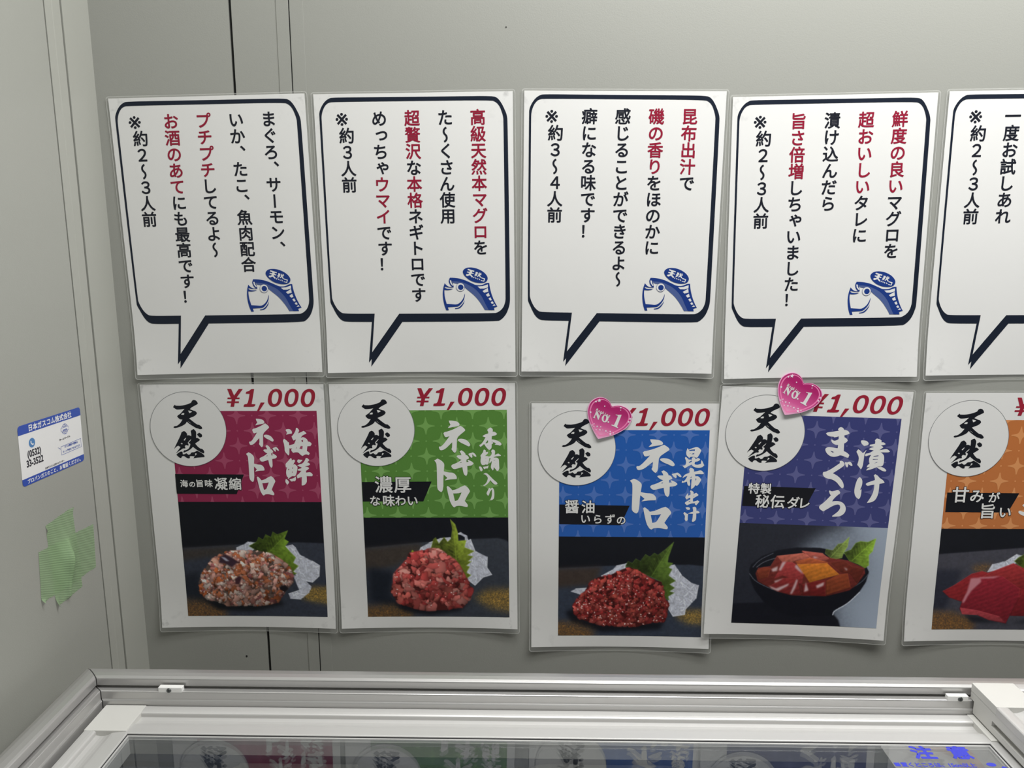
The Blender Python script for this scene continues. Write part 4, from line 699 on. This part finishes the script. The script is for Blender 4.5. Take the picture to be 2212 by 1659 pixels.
# ------------------------------------------------------------ price posters
NEGI = groups(S['negi'])
def affine(src, dst):
    (a, b), (c, d) = src; (p, q), (r, s_) = dst
    return lambda v: (p+(v[0]-a)/(c-a)*(r-p), q+(v[1]-b)/(d-b)*(s_-q))
SRC = ((118.13, 42.7), (163.46, 145.95))
def star4(cx, cy, rx, ry, k=.20):
    p = []
    for i in range(4):
        a = i*math.pi/2; t = (math.cos(a), math.sin(a)); n_ = (-t[1], t[0])
        p += [(t[0]*1.0-n_[0]*.05, t[1]*1.0-n_[1]*.05), (t[0]*1.0+n_[0]*.05, t[1]*1.0+n_[1]*.05)]
        a2 = a+math.pi/2; u = (math.cos(a2), math.sin(a2))
        for q in (.62, .40, .27): p.append((t[0]*q+u[0]*.27*.38/q*.72, t[1]*q+u[1]*.27*.38/q*.72))
        for q in (.40, .62): p.append((u[0]*q+t[0]*.27*.38/q*.72, u[1]*q+t[1]*.27*.38/q*.72))
    return [(cx+x*rx, cy+y*ry) for x, y in p]
def price_poster(n, label, pose, base, lift, split, panel, star, first, title):
    th, sh = laminated('price_poster', label, 'poster', pose, base, lift, 'price posters in the lower row'); sh['k'] = lift
    pm = mat('panel_ink_'+n, ink(*panel, EP), .34, spec=.22); sm = mat('star_ink_'+n, ink(*star, EP), .34, spec=.22)
    photo_print(n, sh, 31.8, split, 200.5, 282.6, th)
    f = Flat(); f.rect(31.8, 30.9, 200.5, split, 12, 8); cp = f.build('colour_panel', sh, 4, pm, th)
    f = Flat(); x0, y0 = first
    for k in range(-2, 9):
        for m in range(-4, 5):
            cx = x0+m*35.6+(k % 2)*17.8; cy = y0+k*17.75
            if 15 < cx < 217 and 15 < cy < split+15:
                f.poly([star4(cx, cy, 10.3, 10.0)]); f.ngon(cx+17.8, cy, .95, 10)
    f.clip(31.8, 30.9, 200.5, split); f.build('star_pattern', sh, 5, sm, cp)
    f = Flat()
    for g in title: f.poly(g, grow=.14)
    f.build('title_lettering', sh, 6, M['ink_white'], cp)
    bd = Flat(); bd.ngon(51.4, 52.3, 43.9, 96); b = bd.build('round_badge', sh, 7, M['ink_white'], th)
    f = Flat(); f.ring(51.4, 52.3, 43.7, 44.1, 96); f.build('badge_outline', sh, 8, M['line_grey'], b)
    f = Flat()
    for g in groups(S['ten'])+groups(S['nen']): f.poly(g, grow=.16)
    f.build('brush_lettering', sh, 8, M['ink_black'], b)
    f = Flat()
    for g in groups(S['price']): f.poly(g)
    f.build('price_lettering', sh, 4, M['ink_price'], th)
    f = Flat(); f.poly([dec(S['ban_'+n][0][1:])]); cb = f.build('caption_banner', sh, 6, M['ink_banner'], th)
    f = Flat()
    for ch, x, y, em in S['cap_'+n]:
        f.glyph(ch, x, y, em*1.06, .95 if em > 12 else .8, dz=0, mi=0); f.glyph(ch, x, y, em*1.06, .30 if em > 12 else .24, dz=.06, mi=1)
    f.build('caption_lettering', sh, 7, [M['ink_banner'], M['ink_white']], cb)
    return th
price_poster('P1', 'price poster with a magenta panel and a mound of mixed seafood', (-.3379, -.3123, .0102), .9, 4.4, 139.5, (122, 36, 66), (140, 62, 88), (108.0, 36.4),
    xf(NEGI, affine(SRC, ((117.31, 39.75), (153.19, 131.38))))+groups(S['kaisen']))
price_poster('P2', 'price poster with a green panel and chunky pink tuna on a green leaf', (-.1214, -.3097, .0141), .6, 4.4, 158.6, (74, 114, 50), (100, 140, 74), (108.1, 49.2),
    NEGI+groups(S['honmaguro']))
price_poster('P3', 'price poster with a bright blue panel and minced red tuna, hung lower than its neighbours', (.1062, -.3306, .0066), .6, 4.2, 158.4, (32, 78, 148), (66, 98, 160), (107.3, 36.4),
    xf(NEGI, affine(SRC, ((114.13, 41.22), (168.91, 148.88))))+groups(S['konbu']))
price_poster('P4', 'price poster with a navy panel and a black bowl of marinated tuna slices, tilted clockwise', (.3135, -.3121, -.024), 2.2, 4.4, 159.2, (50, 54, 100), (78, 80, 122), (108.0, 46.3),
    groups(S['maguro'])+groups(S['zuke']))
price_poster('P5', 'price poster with an orange panel and red sashimi slabs, cut off at the right end', (.543, -.315, .0093), .6, 4.4, 158.5, (160, 96, 52), (182, 124, 78), (108.3, 48.4),
    groups(S['tail']))

# ------------------------------------------------------------ heart stickers
HRT = chaikin(dec(S['heart'][0][1:]), .25, 2)
def heart_sticker(label, f2mm, pose, base, scale_local):
    """stuck over the top edge of a price poster; drawn about its own cleft"""
    x, z, t = pose
    hc = (81.0, 20.0)
    th = thing('heart_sticker', label, 'sticker', (0, 0, 0), (0, 0, 0), 'pink heart stickers')
    c0 = f2mm(hc); lx, lz = (c0[0]-105)/1000, (148.5-c0[1])/1000
    th.location = (x+lx*math.cos(t)-lz*math.sin(t), DW, ZC+z+lx*math.sin(t)+lz*math.cos(t))
    p0, p1 = f2mm((90.13, 3.75)), f2mm((75.67, 40.81))
    a_src = math.atan2(40.81-3.75, 75.67-90.13); a_dst = math.atan2(p1[1]-p0[1], p1[0]-p0[0])
    k = math.hypot(p1[0]-p0[0], p1[1]-p0[1])/math.hypot(40.81-3.75, 75.67-90.13)
    th.rotation_euler = (0, -(t-(a_dst-a_src)), 0); th.scale = (k, 1, k)
    sh = dict(w=0.0, h=0.0, base=base, lift=lambda px, py: 1.2*max(0.0, (py+6)/26.0)**2)
    q = lambda P: [(a-hc[0], b-hc[1]) for a, b in P]
    H = q(HRT); cx = sum(p[0] for p in H)/len(H); cy = sum(p[1] for p in H)/len(H)
    sc = lambda s: [(cx+(a-cx)*s, cy+(b-cy)*s) for a, b in H]
    # cut card with a real thickness and a pale cut edge
    f = Flat(); f.poly([H]); f.cut(1, [-15, -10, -5, 0, 4, 8, 12, 16, 20]); o = f.build('heart_card', sh, 0, mat('pale_pink_card', ink(214, 150, 182, EP), .35), th)
    bm = bmesh.new(); bm.from_mesh(o.data); r = bmesh.ops.extrude_face_region(bm, geom=bm.faces[:])
    for v in [g for g in r['geom'] if isinstance(g, bmesh.types.BMVert)]: v.co.y -= .0004
    bmesh.ops.recalc_face_normals(bm, faces=bm.faces[:]); bm.to_mesh(o.data); bm.free()
    m = mat('heart_print', (1, 1, 1), .3); nt = m.node_tree
    tc_ = nt.nodes.new('ShaderNodeTexCoord'); s_ = nt.nodes.new('ShaderNodeSeparateXYZ'); nt.links.new(tc_.outputs['Object'], s_.inputs[0])
    ad = nt.nodes.new('ShaderNodeMath'); ad.operation = 'MULTIPLY_ADD'; ad.inputs[1].default_value = .38; nt.links.new(s_.outputs['X'], ad.inputs[0]); nt.links.new(s_.outputs['Z'], ad.inputs[2])
    mr_ = nt.nodes.new('ShaderNodeMapRange'); mr_.inputs['From Min'].default_value = -.021; mr_.inputs['From Max'].default_value = .016; nt.links.new(ad.outputs[0], mr_.inputs['Value'])
    cr = nt.nodes.new('ShaderNodeValToRGB'); nt.links.new(mr_.outputs[0], cr.inputs[0]); ee = cr.color_ramp.elements
    ee[0].color = (*ink(206, 142, 172, EP), 1); ee[1].color = (*ink(152, 32, 92, EP), 1); e2 = ee.new(.42); e2.color = (*ink(180, 76, 128, EP), 1)
    nt.links.new(cr.outputs[0], nt.nodes['Principled BSDF'].inputs['Base Color'])
    f = Flat(); f.poly([sc(.965)]); f.cut(1, [-15, -10, -5, 0, 4, 8, 12, 16, 20]); hf = f.build('heart_face', sh, 6, m, th)
    f = Flat(); f.poly([sc(.90), sc(.845)]); f.cut(1, [-10, -5, 0, 4, 8, 12, 16]); f.build('inset_line', sh, 7, mat('light_pink_line', ink(206, 112, 156, EP), .3), hf)
    f = Flat()
    for g in groups(S['h_no1']): f.poly([q(p) for p in g])
    f.ngon(86.39-hc[0], 21.3-hc[1], .95, 20)
    tx = [c for c in 'Ranking']; xa, ya = 73.75-hc[0], 7.35-hc[1]; xb, yb = 87.4-hc[0], 14.0-hc[1]
    for i, c in enumerate(tx):
        u = i/6.0; f.glyph(c, xa+(xb-xa)*u, ya+(yb-ya)*u, 4.1, .12, rot=math.radians(27))
    f.build('sticker_lettering', sh, 8, M['ink_white'], hf)
    f = Flat()
    for a, b, r in S['h_stars'][:-1]:
        a -= hc[0]; b -= hc[1]
        if r < 0: f.ngon(a, b, -r, 12)
        else: f.poly([[(a+(r if i % 2 == 0 else r*.42)*math.cos(i*math.pi/5-math.pi/2+.1), b+(r if i % 2 == 0 else r*.42)*math.sin(i*math.pi/5-math.pi/2+.1)) for i in range(10)]])
    f.build('white_stars', sh, 8, mat('pale_star_print', ink(222, 196, 206, EP), .3), hf)
    return th
heart_sticker('pink heart sticker on the top edge of the bright blue price poster', lambda p: p, (.1062, -.3306, .0066), 1.6, 1.0)
_c, _t = Vector((88.43, -5.6)), Vector((71.11, 30.26)); _c0, _t0 = Vector((90.13, 3.75)), Vector((75.67, 40.81))
_k = (_t-_c).length/(_t0-_c0).length; _a = math.atan2((_t-_c).y, (_t-_c).x)-math.atan2((_t0-_c0).y, (_t0-_c0).x)
def to_p4(p):
    d = Vector(p)-_c0; return (_c.x+_k*(d.x*math.cos(_a)-d.y*math.sin(_a)), _c.y+_k*(d.x*math.sin(_a)+d.y*math.cos(_a)))
heart_sticker('pink heart sticker on the top edge of the navy price poster, touching the poster above', to_p4, (.3135, -.3121, -.024), 3.4, 1.0)

# ------------------------------------------------------------ company sticker on the left wall
ca = math.radians(-1.764)
cyc = .6655+.0489*math.cos(ca)+.0284*math.sin(ca); czc = -.1697+.0489*math.sin(ca)-.0284*math.cos(ca)
cs = thing('company_sticker', 'blue and white gas company sticker with a telephone number on the left wall', 'sticker', (XL, cyc, ZC+czc), (0, -ca, math.radians(90)))
csh = dict(w=97.8, h=56.8, base=.2, lift=lambda x, y: 0.0)
EC = .62
c_blue = mat('sticker_blue', ink(40, 64, 136, EC), .35); c_white = mat('sticker_white', (.80, .80, .79), .35); c_black = mat('sticker_black', ink(34, 36, 42, EC), .35); c_sky = mat('sticker_steel_blue', ink(62, 104, 148, EC), .35)
f = Flat(); f.poly([rounded(0, 0, 97.8, 56.8, 3.6)]); f.build('sticker_sheet', csh, 0, c_white, cs)
f = Flat()
f.poly([[(0, 8.8)]+[p for p in rounded(0, 0, 97.8, 56.8, 3.6)[21:]]+[p for p in rounded(0, 0, 97.8, 56.8, 3.6)[:7]]+[(97.8, 8.8)]])
f.poly([[(97.8, 50.0)]+rounded(0, 0, 97.8, 56.8, 3.6)[7:21]+[(0, 50.0)]])
f.build('blue_bands', csh, 1, c_blue, cs)
f = Flat(); f.text('日本ガスコム株式会社', 48.5, 4.7, 6.6, .2, pitch=1.03); f.text('プロパンガスのこと、お電話ください。', 50.5, 53.6, 4.6, .14, pitch=1.06); f.build('band_lettering', csh, 2, c_white, cs)
f = Flat(); f.text('(0532)', 20.2, 28.4, 8.8, .3, sx=.86); f.text('33-3522', 20.2, 37.0, 8.8, .3, sx=.86); f.text('ホームページ→', 68.5, 26.2, 2.6, .12); f.text('日本ガスコム公式キャラクター', 49.2, 48.1, 2.2, .08); f.build('black_lettering', csh, 1, c_black, cs)
f = Flat(); f.ngon(18.3, 19.0, 4.5, 40); f.build('telephone_disc', csh, 1, c_sky, cs)
hand = chaikin([(-1.9, -2.0), (-1.0, -2.3), (-.5, -1.2), (-1.0, -.7), (-.4, .5), (.8, 1.2), (1.3, .7), (2.3, 1.2), (2.0, 2.2), (1.0, 2.5), (-.8, 1.6), (-1.9, .2), (-2.2, -1.2)], .25, 2)
f = Flat(); f.poly([[(18.3+x, 19.0+y) for x, y in hand]]); f.build('telephone_handset', csh, 2, c_white, cs)
f = Flat(); gx, gy = 69.6, 17.1
f.ring(gx, gy, 4.9, 5.35, 48)
for w_ in (2.2,):
    o_ = [(gx+w_*math.cos(i*.2618), gy+5.1*math.sin(i*.2618)) for i in range(24)]; i_ = [(gx+(w_-.4)*math.cos(i*.2618), gy+4.9*math.sin(i*.2618)) for i in range(24)]; f.poly([o_, i_])
f.rect(gx-.2, gy-5, gx+.2, gy-1.8); f.rect(gx-.2, gy+1.8, gx+.2, gy+5); f.rect(gx-4.2, gy-3.0, gx+4.2, gy-2.65); f.rect(gx-4.2, gy+2.65, gx+4.2, gy+3.0)
f.poly([[(gx-6.4, gy-1.9), (gx+6.4, gy-1.9), (gx+6.4, gy+1.9), (gx-6.4, gy+1.9)]], dz=.03)
f.poly([[(gx-6.05, gy-1.55), (gx+6.05, gy-1.55), (gx+6.05, gy+1.55), (gx-6.05, gy+1.55)]], dz=.06, mi=1)
f.text('www', gx, gy+.4, 3.4, .10, dz=.09)
f.build('globe_mark', csh, 1, [c_blue, c_white], cs)
f = Flat()
f.poly([[(60.7, 33.2), (94.9, 32.4), (94.9, 41.5), (60.9, 42.0), (60.7, 36.4), (55.5, 32.7), (60.7, 35.0)], [(61.1, 33.6), (94.5, 32.8), (94.5, 41.1), (61.3, 41.6), (61.1, 36.3), (57.4, 33.6), (61.1, 35.4)]])
f.text('ガスの開栓や閉栓は', 77.8, 34.9, 2.5, .08); f.text('ネット予約もできるでガス', 77.9, 39.2, 2.5, .08); f.build('notice_bubble', csh, 1, c_blue, cs)

# ------------------------------------------------------------ green masking tape
def tape_mat():
    m = bpy.data.materials.new('green_masking_tape'); m.use_nodes = True; nt = m.node_tree; b = nt.nodes['Principled BSDF']
    b.inputs['Base Color'].default_value = (*ink(122, 146, 110, .58), 1); b.inputs['Roughness'].default_value = .42; b.inputs['Alpha'].default_value = .62
    t = nt.nodes.new('ShaderNodeTexCoord'); w = nt.nodes.new('ShaderNodeTexWave'); w.inputs['Scale'].default_value = 190; w.inputs['Distortion'].default_value = 1.2
    mp = nt.nodes.new('ShaderNodeMapping'); mp.inputs['Rotation'].default_value = (0, math.radians(62), 0); nt.links.new(t.outputs['Object'], mp.inputs[0]); nt.links.new(mp.outputs[0], w.inputs['Vector'])
    bp = nt.nodes.new('ShaderNodeBump'); bp.inputs['Strength'].default_value = .35; bp.inputs['Distance'].default_value = .0006; nt.links.new(w.outputs['Fac'], bp.inputs['Height']); nt.links.new(bp.outputs[0], b.inputs['Normal'])
    return m
TM = tape_mat()
def bulge(y, z):
    # hump over something small left under the tape, with one sharp pleat running down from it
    a = math.exp(-((y-.716)/.0105)**2-((z+.318)/.021)**2)*5.5
    yr = .716-.06*(z+.30)*-1*.9
    pl = math.exp(-((y-(.7135+.10*(z+.318)))/.0032)**2)*max(0.0, min(1.0, (-.296-z)/.02))*max(0.0, min(1.0, (z+.3575)/.004+.6))*4.2
    return a+pl
def tape(label, quad, base, curls, ny, nz, torn=()):
    c = [sum(p[i] for p in quad)/4 for i in (0, 1)]
    th = thing('masking_tape', label, 'tape', (XL, c[0], ZC+c[1]), (0, 0, math.radians(90)), 'green masking tape strips')
    vs, fs = [], []
    for j in range(nz+1):
        for i in range(ny+1):
            u, v = i/ny, j/nz
            p = [(quad[0][k]*(1-u)+quad[1][k]*u)*(1-v)+(quad[3][k]*(1-u)+quad[2][k]*u)*v for k in (0, 1)]
            if j in (0, nz): p[1] += random.uniform(-.0004, .0004)
            d = base+bulge(*p)
            for cu, cv, r, hgt in curls:
                q = max(0.0, 1-math.hypot((u-cu)*1.0, (v-cv)*1.0)/r); d += hgt*q*q
            vs.append((p[0]-c[0], -d/1000, p[1]-c[1]))
    for j in range(nz):
        for i in range(ny): a = j*(ny+1)+i; fs.append((a, a+ny+1, a+ny+2, a+1))
    mesh_obj('tape_strip', vs, fs, TM, th, True); return th
tape('upright strip of translucent green masking tape, behind the crosswise strip', [(.6885, -.2731), (.7326, -.2700), (.7356, -.3579), (.6907, -.3591)], .25, [(0, 1, .16, 5), (1, 0, .12, 2), (0, .06, .06, 2)], 36, 60)
tape('crosswise strip of green masking tape with a pleated bulge at its middle', [(.6741, -.2939), (.7654, -.3005), (.7623, -.3483), (.6697, -.3442)], .45, [(0, 1, .10, 5)], 60, 36)

# ------------------------------------------------------------ chest freezer
DEL = math.radians(.68)
U0, U1, V0, V1 = -.4335, 1.28, .0600, .6900     # outer edges of the rim
def fz(name, label, cat, u, v, z, group=None):
    return thing(name, label, cat, (u*math.cos(DEL)-v*math.sin(DEL), u*math.sin(DEL)+v*math.cos(DEL), z), (0, 0, DEL), group)
FU, FV = (U0+U1)/2, (V0+V1)/2
fr = fz('chest_freezer', 'white chest freezer with a stepped aluminium rim below the posters', 'freezer', FU, FV, 0.0)
def sweep(name, prof, side, box4, m, parent, cu, cv, cz, gap=.0006, smooth=False):
    """mitred length of rail: prof = (inset from outer edge, height)"""
    a0, a1, b0, b1 = box4; vs = []; n = len(prof)
    for d, z in prof:
        g = gap
        if side == 'back': pts = ((a0+d+g, b1-d), (a1-d-g, b1-d))
        elif side == 'front': pts = ((a1-d-g, b0+d), (a0+d+g, b0+d))
        elif side == 'left': pts = ((a0+d, b0+d+g), (a0+d, b1-d-g))
        else: pts = ((a1-d, b1-d-g), (a1-d, b0+d+g))
        vs += [(p[0]-cu, p[1]-cv, ZC+z-cz) for p in pts]
    fs = [(2*i, 2*i+1, 2*((i+1) % n)+1, 2*((i+1) % n)) for i in range(n)]+[tuple(2*i for i in range(n)), tuple(2*i+1 for i in range(n))[::-1]]
    o = mesh_obj(name, vs, fs, m, parent); bm = bmesh.new(); bm.from_mesh(o.data)
    bmesh.ops.triangulate(bm, faces=[f for f in bm.faces if len(f.verts) > 4]); bmesh.ops.recalc_face_normals(bm, faces=bm.faces[:]); bm.to_mesh(o.data); bm.free()
    return o
RIM = [(0, -.475), (0, -.4330), (.0012, -.4275), (.004, -.4215), (.008, -.4165), (.0125, -.4128), (.017, -.4109), (.022, -.4104), (.0270, -.4109), (.0290, -.4117), (.0297, -.4123), (.0300, -.4132),
       (.0300, -.4192), (.0296, -.4196), (.0262, -.4197), (.0262, -.4222), (.0318, -.4219), (.0320, -.4213), (.0336, -.4213), (.0338, -.4209), (.0364, -.4207), (.0370, -.4211), (.0373, -.4218),
       (.0374, -.4288), (.0378, -.4292), (.0389, -.4293), (.0393, -.4299), (.0394, -.4425), (.077, -.4430), (.077, -.4450), (.030, -.475)]
for sd in ('back', 'left', 'front', 'right'):
    sweep('rim_rail', RIM, sd, (U0, U1, V0, V1), M['alu'], fr, FU, FV, 0)
b4 = (U0, U1, V0, V1)
bm = bmesh.new()
for x0, x1, y0, y1 in ((U0+.006, U1-.006, V1-.036, V1-.004), (U0+.006, U1-.006, V0+.004, V0+.036), (U0+.006, U0+.036, V0+.036, V1-.036), (U1-.036, U1-.006, V0+.036, V1-.036)):
    add_box(bm, x0-FU, x1-FU, y0-FV, y1-FV, .06, ZC-.4755)
add_box(bm, U0+.02-FU, U1-.02-FU, V0+.02-FV, V1-.02-FV, .03, .06)
bm_obj('cabinet_body', bm, M['cabinet'], fr)
# inner liner: stepped walls and a floor
LIN = [(.0765, -.4452), (.0765, -.4460), (.052, -.4470), (.052, -.4640), (.060, -.4660), (.060, -.4780), (.064, -.4800), (.064, -.95), (.062, -.95), (.046, -.48), (.046, -.4452)]
for sd in ('back', 'left', 'front', 'right'): sweep('inner_liner', LIN, sd, b4, M['liner'], fr, FU, FV, 0, 0)
box('liner_floor', U0+.05-FU, U1-.05-FU, V0+.05-FV, V1-.05-FV, ZC-.97, ZC-.95, M['liner'], fr)
for uc in (-.33005, .4058):
    w_ = .0113 if uc < 0 else .0095
    bm = bmesh.new(); add_box(bm, uc-w_-FU, uc+w_-FU, .6528-FV, .6580-FV, ZC-.4224, ZC-.4168, .0007)
    st = bm_obj('rail_stopper', bm, M['whiteplastic'], fr)
    us = -.3312 if uc < 0 else .4078
    bm = bmesh.new()
    g = bmesh.ops.create_cone(bm, segments=20, radius1=.0023, radius2=.0020, depth=.001, cap_ends=True, matrix=Matrix.Translation((us-FU, .6525-FV, ZC-.4196))@Matrix.Rotation(math.radians(90), 4, 'X'))
    for f_ in bm.faces: f_.material_index = 0
    for ang in (0, 90):
        c = bmesh.ops.create_cube(bm, size=1, matrix=Matrix.Translation((us-FU, .65195-FV, ZC-.4196))@Matrix.Rotation(math.radians(ang+20), 4, 'Y')@Matrix.Diagonal((.0022, .0003, .0005, 1)))
        for v in c['verts']:
            for f_ in v.link_faces: f_.material_index = 1
    bm_obj('screw', bm, [M['screw'], M['gasket']], st)

LID_BACK = [(0, -.4412), (0, -.4345), (.0008, -.4337), (.003, -.4333), (.0072, -.4333), (.0094, -.4337), (.0106, -.4345), (.0110, -.4354), (.0110, -.4380), (.0113, -.4384), (.0150, -.4390), (.0185, -.4387), (.0220, -.4375), (.0245, -.4360),
            (.0258, -.4354), (.0285, -.4350), (.0350, -.4344), (.0392, -.4341), (.0402, -.4344), (.0405, -.4352), (.0405, -.4412)]
GASK = [(.0404, -.4350), (.0408, -.4350), (.0408, -.4386), (.0404, -.4386)]
BEAD = [(.0408, -.4359), (.0418, -.4361), (.0420, -.4366), (.0420, -.4386), (.0408, -.4386)]
def lid(name, label, a0, a1, b0, b1, dz, right):
    cu, cv = (a0+a1)/2, (b0+b1)/2; zb = ZC-.4412+dz
    th = fz(name, label, 'freezer lid', cu, cv, zb, 'sliding glass lids of the freezer')
    q = (a0, a1, b0, b1); CN = .0382
    for sd in ('back', 'left', 'front', 'right'):
        # straight rails stop at the plastic corner pieces
        prof = [(d, z+dz) for d, z in LID_BACK]
        n = len(prof); vs = []
        for d, z in prof:
            s0, s1 = CN, CN
            if sd == 'back': pts = ((a0+s0, b1-d), (a1-s1, b1-d))
            elif sd == 'front': pts = ((a1-s1, b0+d), (a0+s0, b0+d))
            elif sd == 'left': pts = ((a0+d, b0+s0), (a0+d, b1-s1))
            else: pts = ((a1-d, b1-s1), (a1-d, b0+s0))
            vs += [(p[0]-cu, p[1]-cv, ZC+z-zb) for p in pts]
        fs = [(2*i, 2*i+1, 2*((i+1) % n)+1, 2*((i+1) % n)) for i in range(n)]+[tuple(2*i for i in range(n)), tuple(2*i+1 for i in range(n))[::-1]]
        o = mesh_obj('lid_rail', vs, fs, M['alu2'], th); bm = bmesh.new(); bm.from_mesh(o.data)
        bmesh.ops.triangulate(bm, faces=[f_ for f_ in bm.faces if len(f_.verts) > 4]); bmesh.ops.recalc_face_normals(bm, faces=bm.faces[:]); bm.to_mesh(o.data); bm.free()
        sweep('gasket', [(d, z+dz) for d, z in GASK], sd, q, M['gasket'], o, cu, cv, zb, 0)
        sweep('edge_bead', [(d, z+dz) for d, z in BEAD], sd, q, M['alu2'], o, cu, cv, zb, 0)
        # inner skirt under the glass
        sk = [(.0400, -.4388+dz), (.0425, -.4388+dz), (.0425, -.4530+dz), (.0400, -.4530+dz)]
        sweep('inner_skirt', sk, sd, q, M['greyplastic'], th, cu, cv, zb, 0)
    for sx, sy in ((0, 1), (0, 0), (1, 1), (1, 0)):
        x0 = a0 if sx == 0 else a1-CN; y1 = b1 if sy == 1 else b0+CN
        bm = bmesh.new(); add_box(bm, x0-cu, x0+CN-cu, y1-CN-cv, y1-cv, ZC-.4412+dz-zb, ZC-.4333+dz-zb, .0007)
        # thumb recess cheeks along both rails
        c = bm_obj('corner_piece', bm, M['cream'], th)
    bm = bmesh.new(); add_box(bm, a0+.0395-cu, a1-.0395-cu, b0+.0395-cv, b1-.0395-cv, ZC-.4395+dz-zb, ZC-.4365+dz-zb)
    bm_obj('glass_pane', bm, M['glass'], th)
    if right:
        # deep side box of the upper lid with a long finger slot
        bm = bmesh.new()
        zt, z0, zs = ZC-.4412+dz-zb-.0002, ZC-.4318-zb, ZC-.4200-zb
        w_ = .0380
        add_box(bm, a0+.0002-cu, a0+w_-cu, b1-.0340-cv, b1-.0062-cv, z0, zt)
        add_box(bm, a0+.0002-cu, a0+w_-cu, b1-.0062-cv, b1-.0004-cv, zs, zt)
        add_box(bm, a0+.0002-cu, a0+.030-cu, b0+.01-cv, b1-.0340-cv, z0, z0+.0056)
        add_box(bm, a0+.0052-cu, a0+.030-cu, b0+.01-cv, b1-.0340-cv, z0+.0056, z0+.0110)
        add_box(bm, a0+.0002-cu, a0+.030-cu, b0+.01-cv, b1-.0340-cv, z0+.0110, zt)
        bm_obj('side_box', bm, M['cream'], th)
    return th
lid('sliding_glass_lid', 'lower sliding glass lid with pale aluminium frame, reflecting the posters', -.3903, .4520, .1000, .6500, 0.0, False)
lid('sliding_glass_lid', 'upper sliding glass lid at the right, overlapping the lower one', .4187, 1.2300, .1060, .6562, .0285, True)

# caution sticker stuck on the lower glass
su, sv = .362, .577
cst = thing('caution_sticker', 'clear sticker with blue warning lettering on the lower glass lid', 'sticker',
            (su*math.cos(DEL)-sv*math.sin(DEL), su*math.sin(DEL)+sv*math.cos(DEL), ZC-.4365), (math.radians(-90), 0, DEL))
ksh = dict(w=94.0, h=62.0, base=.15, lift=lambda x, y: 0.0)
f = Flat(); f.poly([rounded(0, 0, 94, 62, 2)]); f.build('clear_sheet', ksh, 0, glassy('clear_sticker', (.95, .95, .95), .06, .05, extra=.22, dcol=(.62, .62, .60)), cst)
kb = mat('sticker_royal_blue', (.045, .055, .52), .4)
X_ = lambda u: (u-su)*1000+47; Y_ = lambda v: 31-(v-sv)*1000
f = Flat()
f.glyph('注', X_(.3475), Y_(.5988), 17.5, .75, sx=1.12); f.glyph('意', X_(.3795), Y_(.5992), 17.5, .75, sx=1.12)
f.text('■置くところは、15cm以上', X_(.350), Y_(.5832), 5.6, .22)
f.text('あけてください', X_(.350), Y_(.5735), 5.6, .22)
f.ngon(X_(.3978), Y_(.5845), 4.0, 20, ry=2.4); f.ngon(X_(.4065), Y_(.5800), 2.4, 16)
f.build('blue_lettering', ksh, 1, kb, cst)

# open baskets hanging inside the freezer, seen faintly through the glass
def basket(label, u0, u1, v0, v1, zt, hgt):
    cu, cv = (u0+u1)/2, (v0+v1)/2
    th = fz('freezer_basket', label, 'basket', cu, cv, ZC+zt-hgt, 'pale baskets inside the freezer')
    def ringp(ins, r): return [(x/1000, y/1000) for x, y in rounded((u0-cu)*1000+ins, (v0-cv)*1000+ins, (u1-cu)*1000-ins, (v1-cv)*1000-ins, r, 6)]
    lv = [(ringp(11, 10), 0.0), (ringp(5, 16), hgt-.004), (ringp(0, 18), hgt-.004), (ringp(0, 18), hgt), (ringp(1, 17), hgt+.001), (ringp(9, 12), hgt+.001), (ringp(10, 12), hgt-.002), (ringp(14, 9), .003)]
    n = len(lv[0][0]); vs = [(x, y, z) for P, z in lv for x, y in P]; fs = []
    for k in range(len(lv)-1):
        for i in range(n): j = (i+1) % n; fs.append((k*n+i, k*n+j, (k+1)*n+j, (k+1)*n+i))
    fs += [tuple(range(n))[::-1], tuple(range((len(lv)-1)*n, len(lv)*n))]
    o = mesh_obj('basket_shell', vs, fs, M['basket'], th, False); bm = bmesh.new(); bm.from_mesh(o.data); bmesh.ops.recalc_face_normals(bm, faces=bm.faces[:]); bm.to_mesh(o.data); bm.free()
    # two hanger hooks over the liner step
    for s_ in (-1, 1):
        box('hanger', s_*.05-.004, s_*.05+.004, (v1-cv)-.003, (v1-cv)+.0005, hgt-.012, hgt, M['basket'], th)
    return th
basket('pale open basket inside the freezer below the magenta poster reflection', -.2644, -.1397, .36, .6215, -.4720, .16)
basket('pale open basket inside the freezer below the blue poster reflection', .0040, .1510, .36, .6250, -.4720, .16)
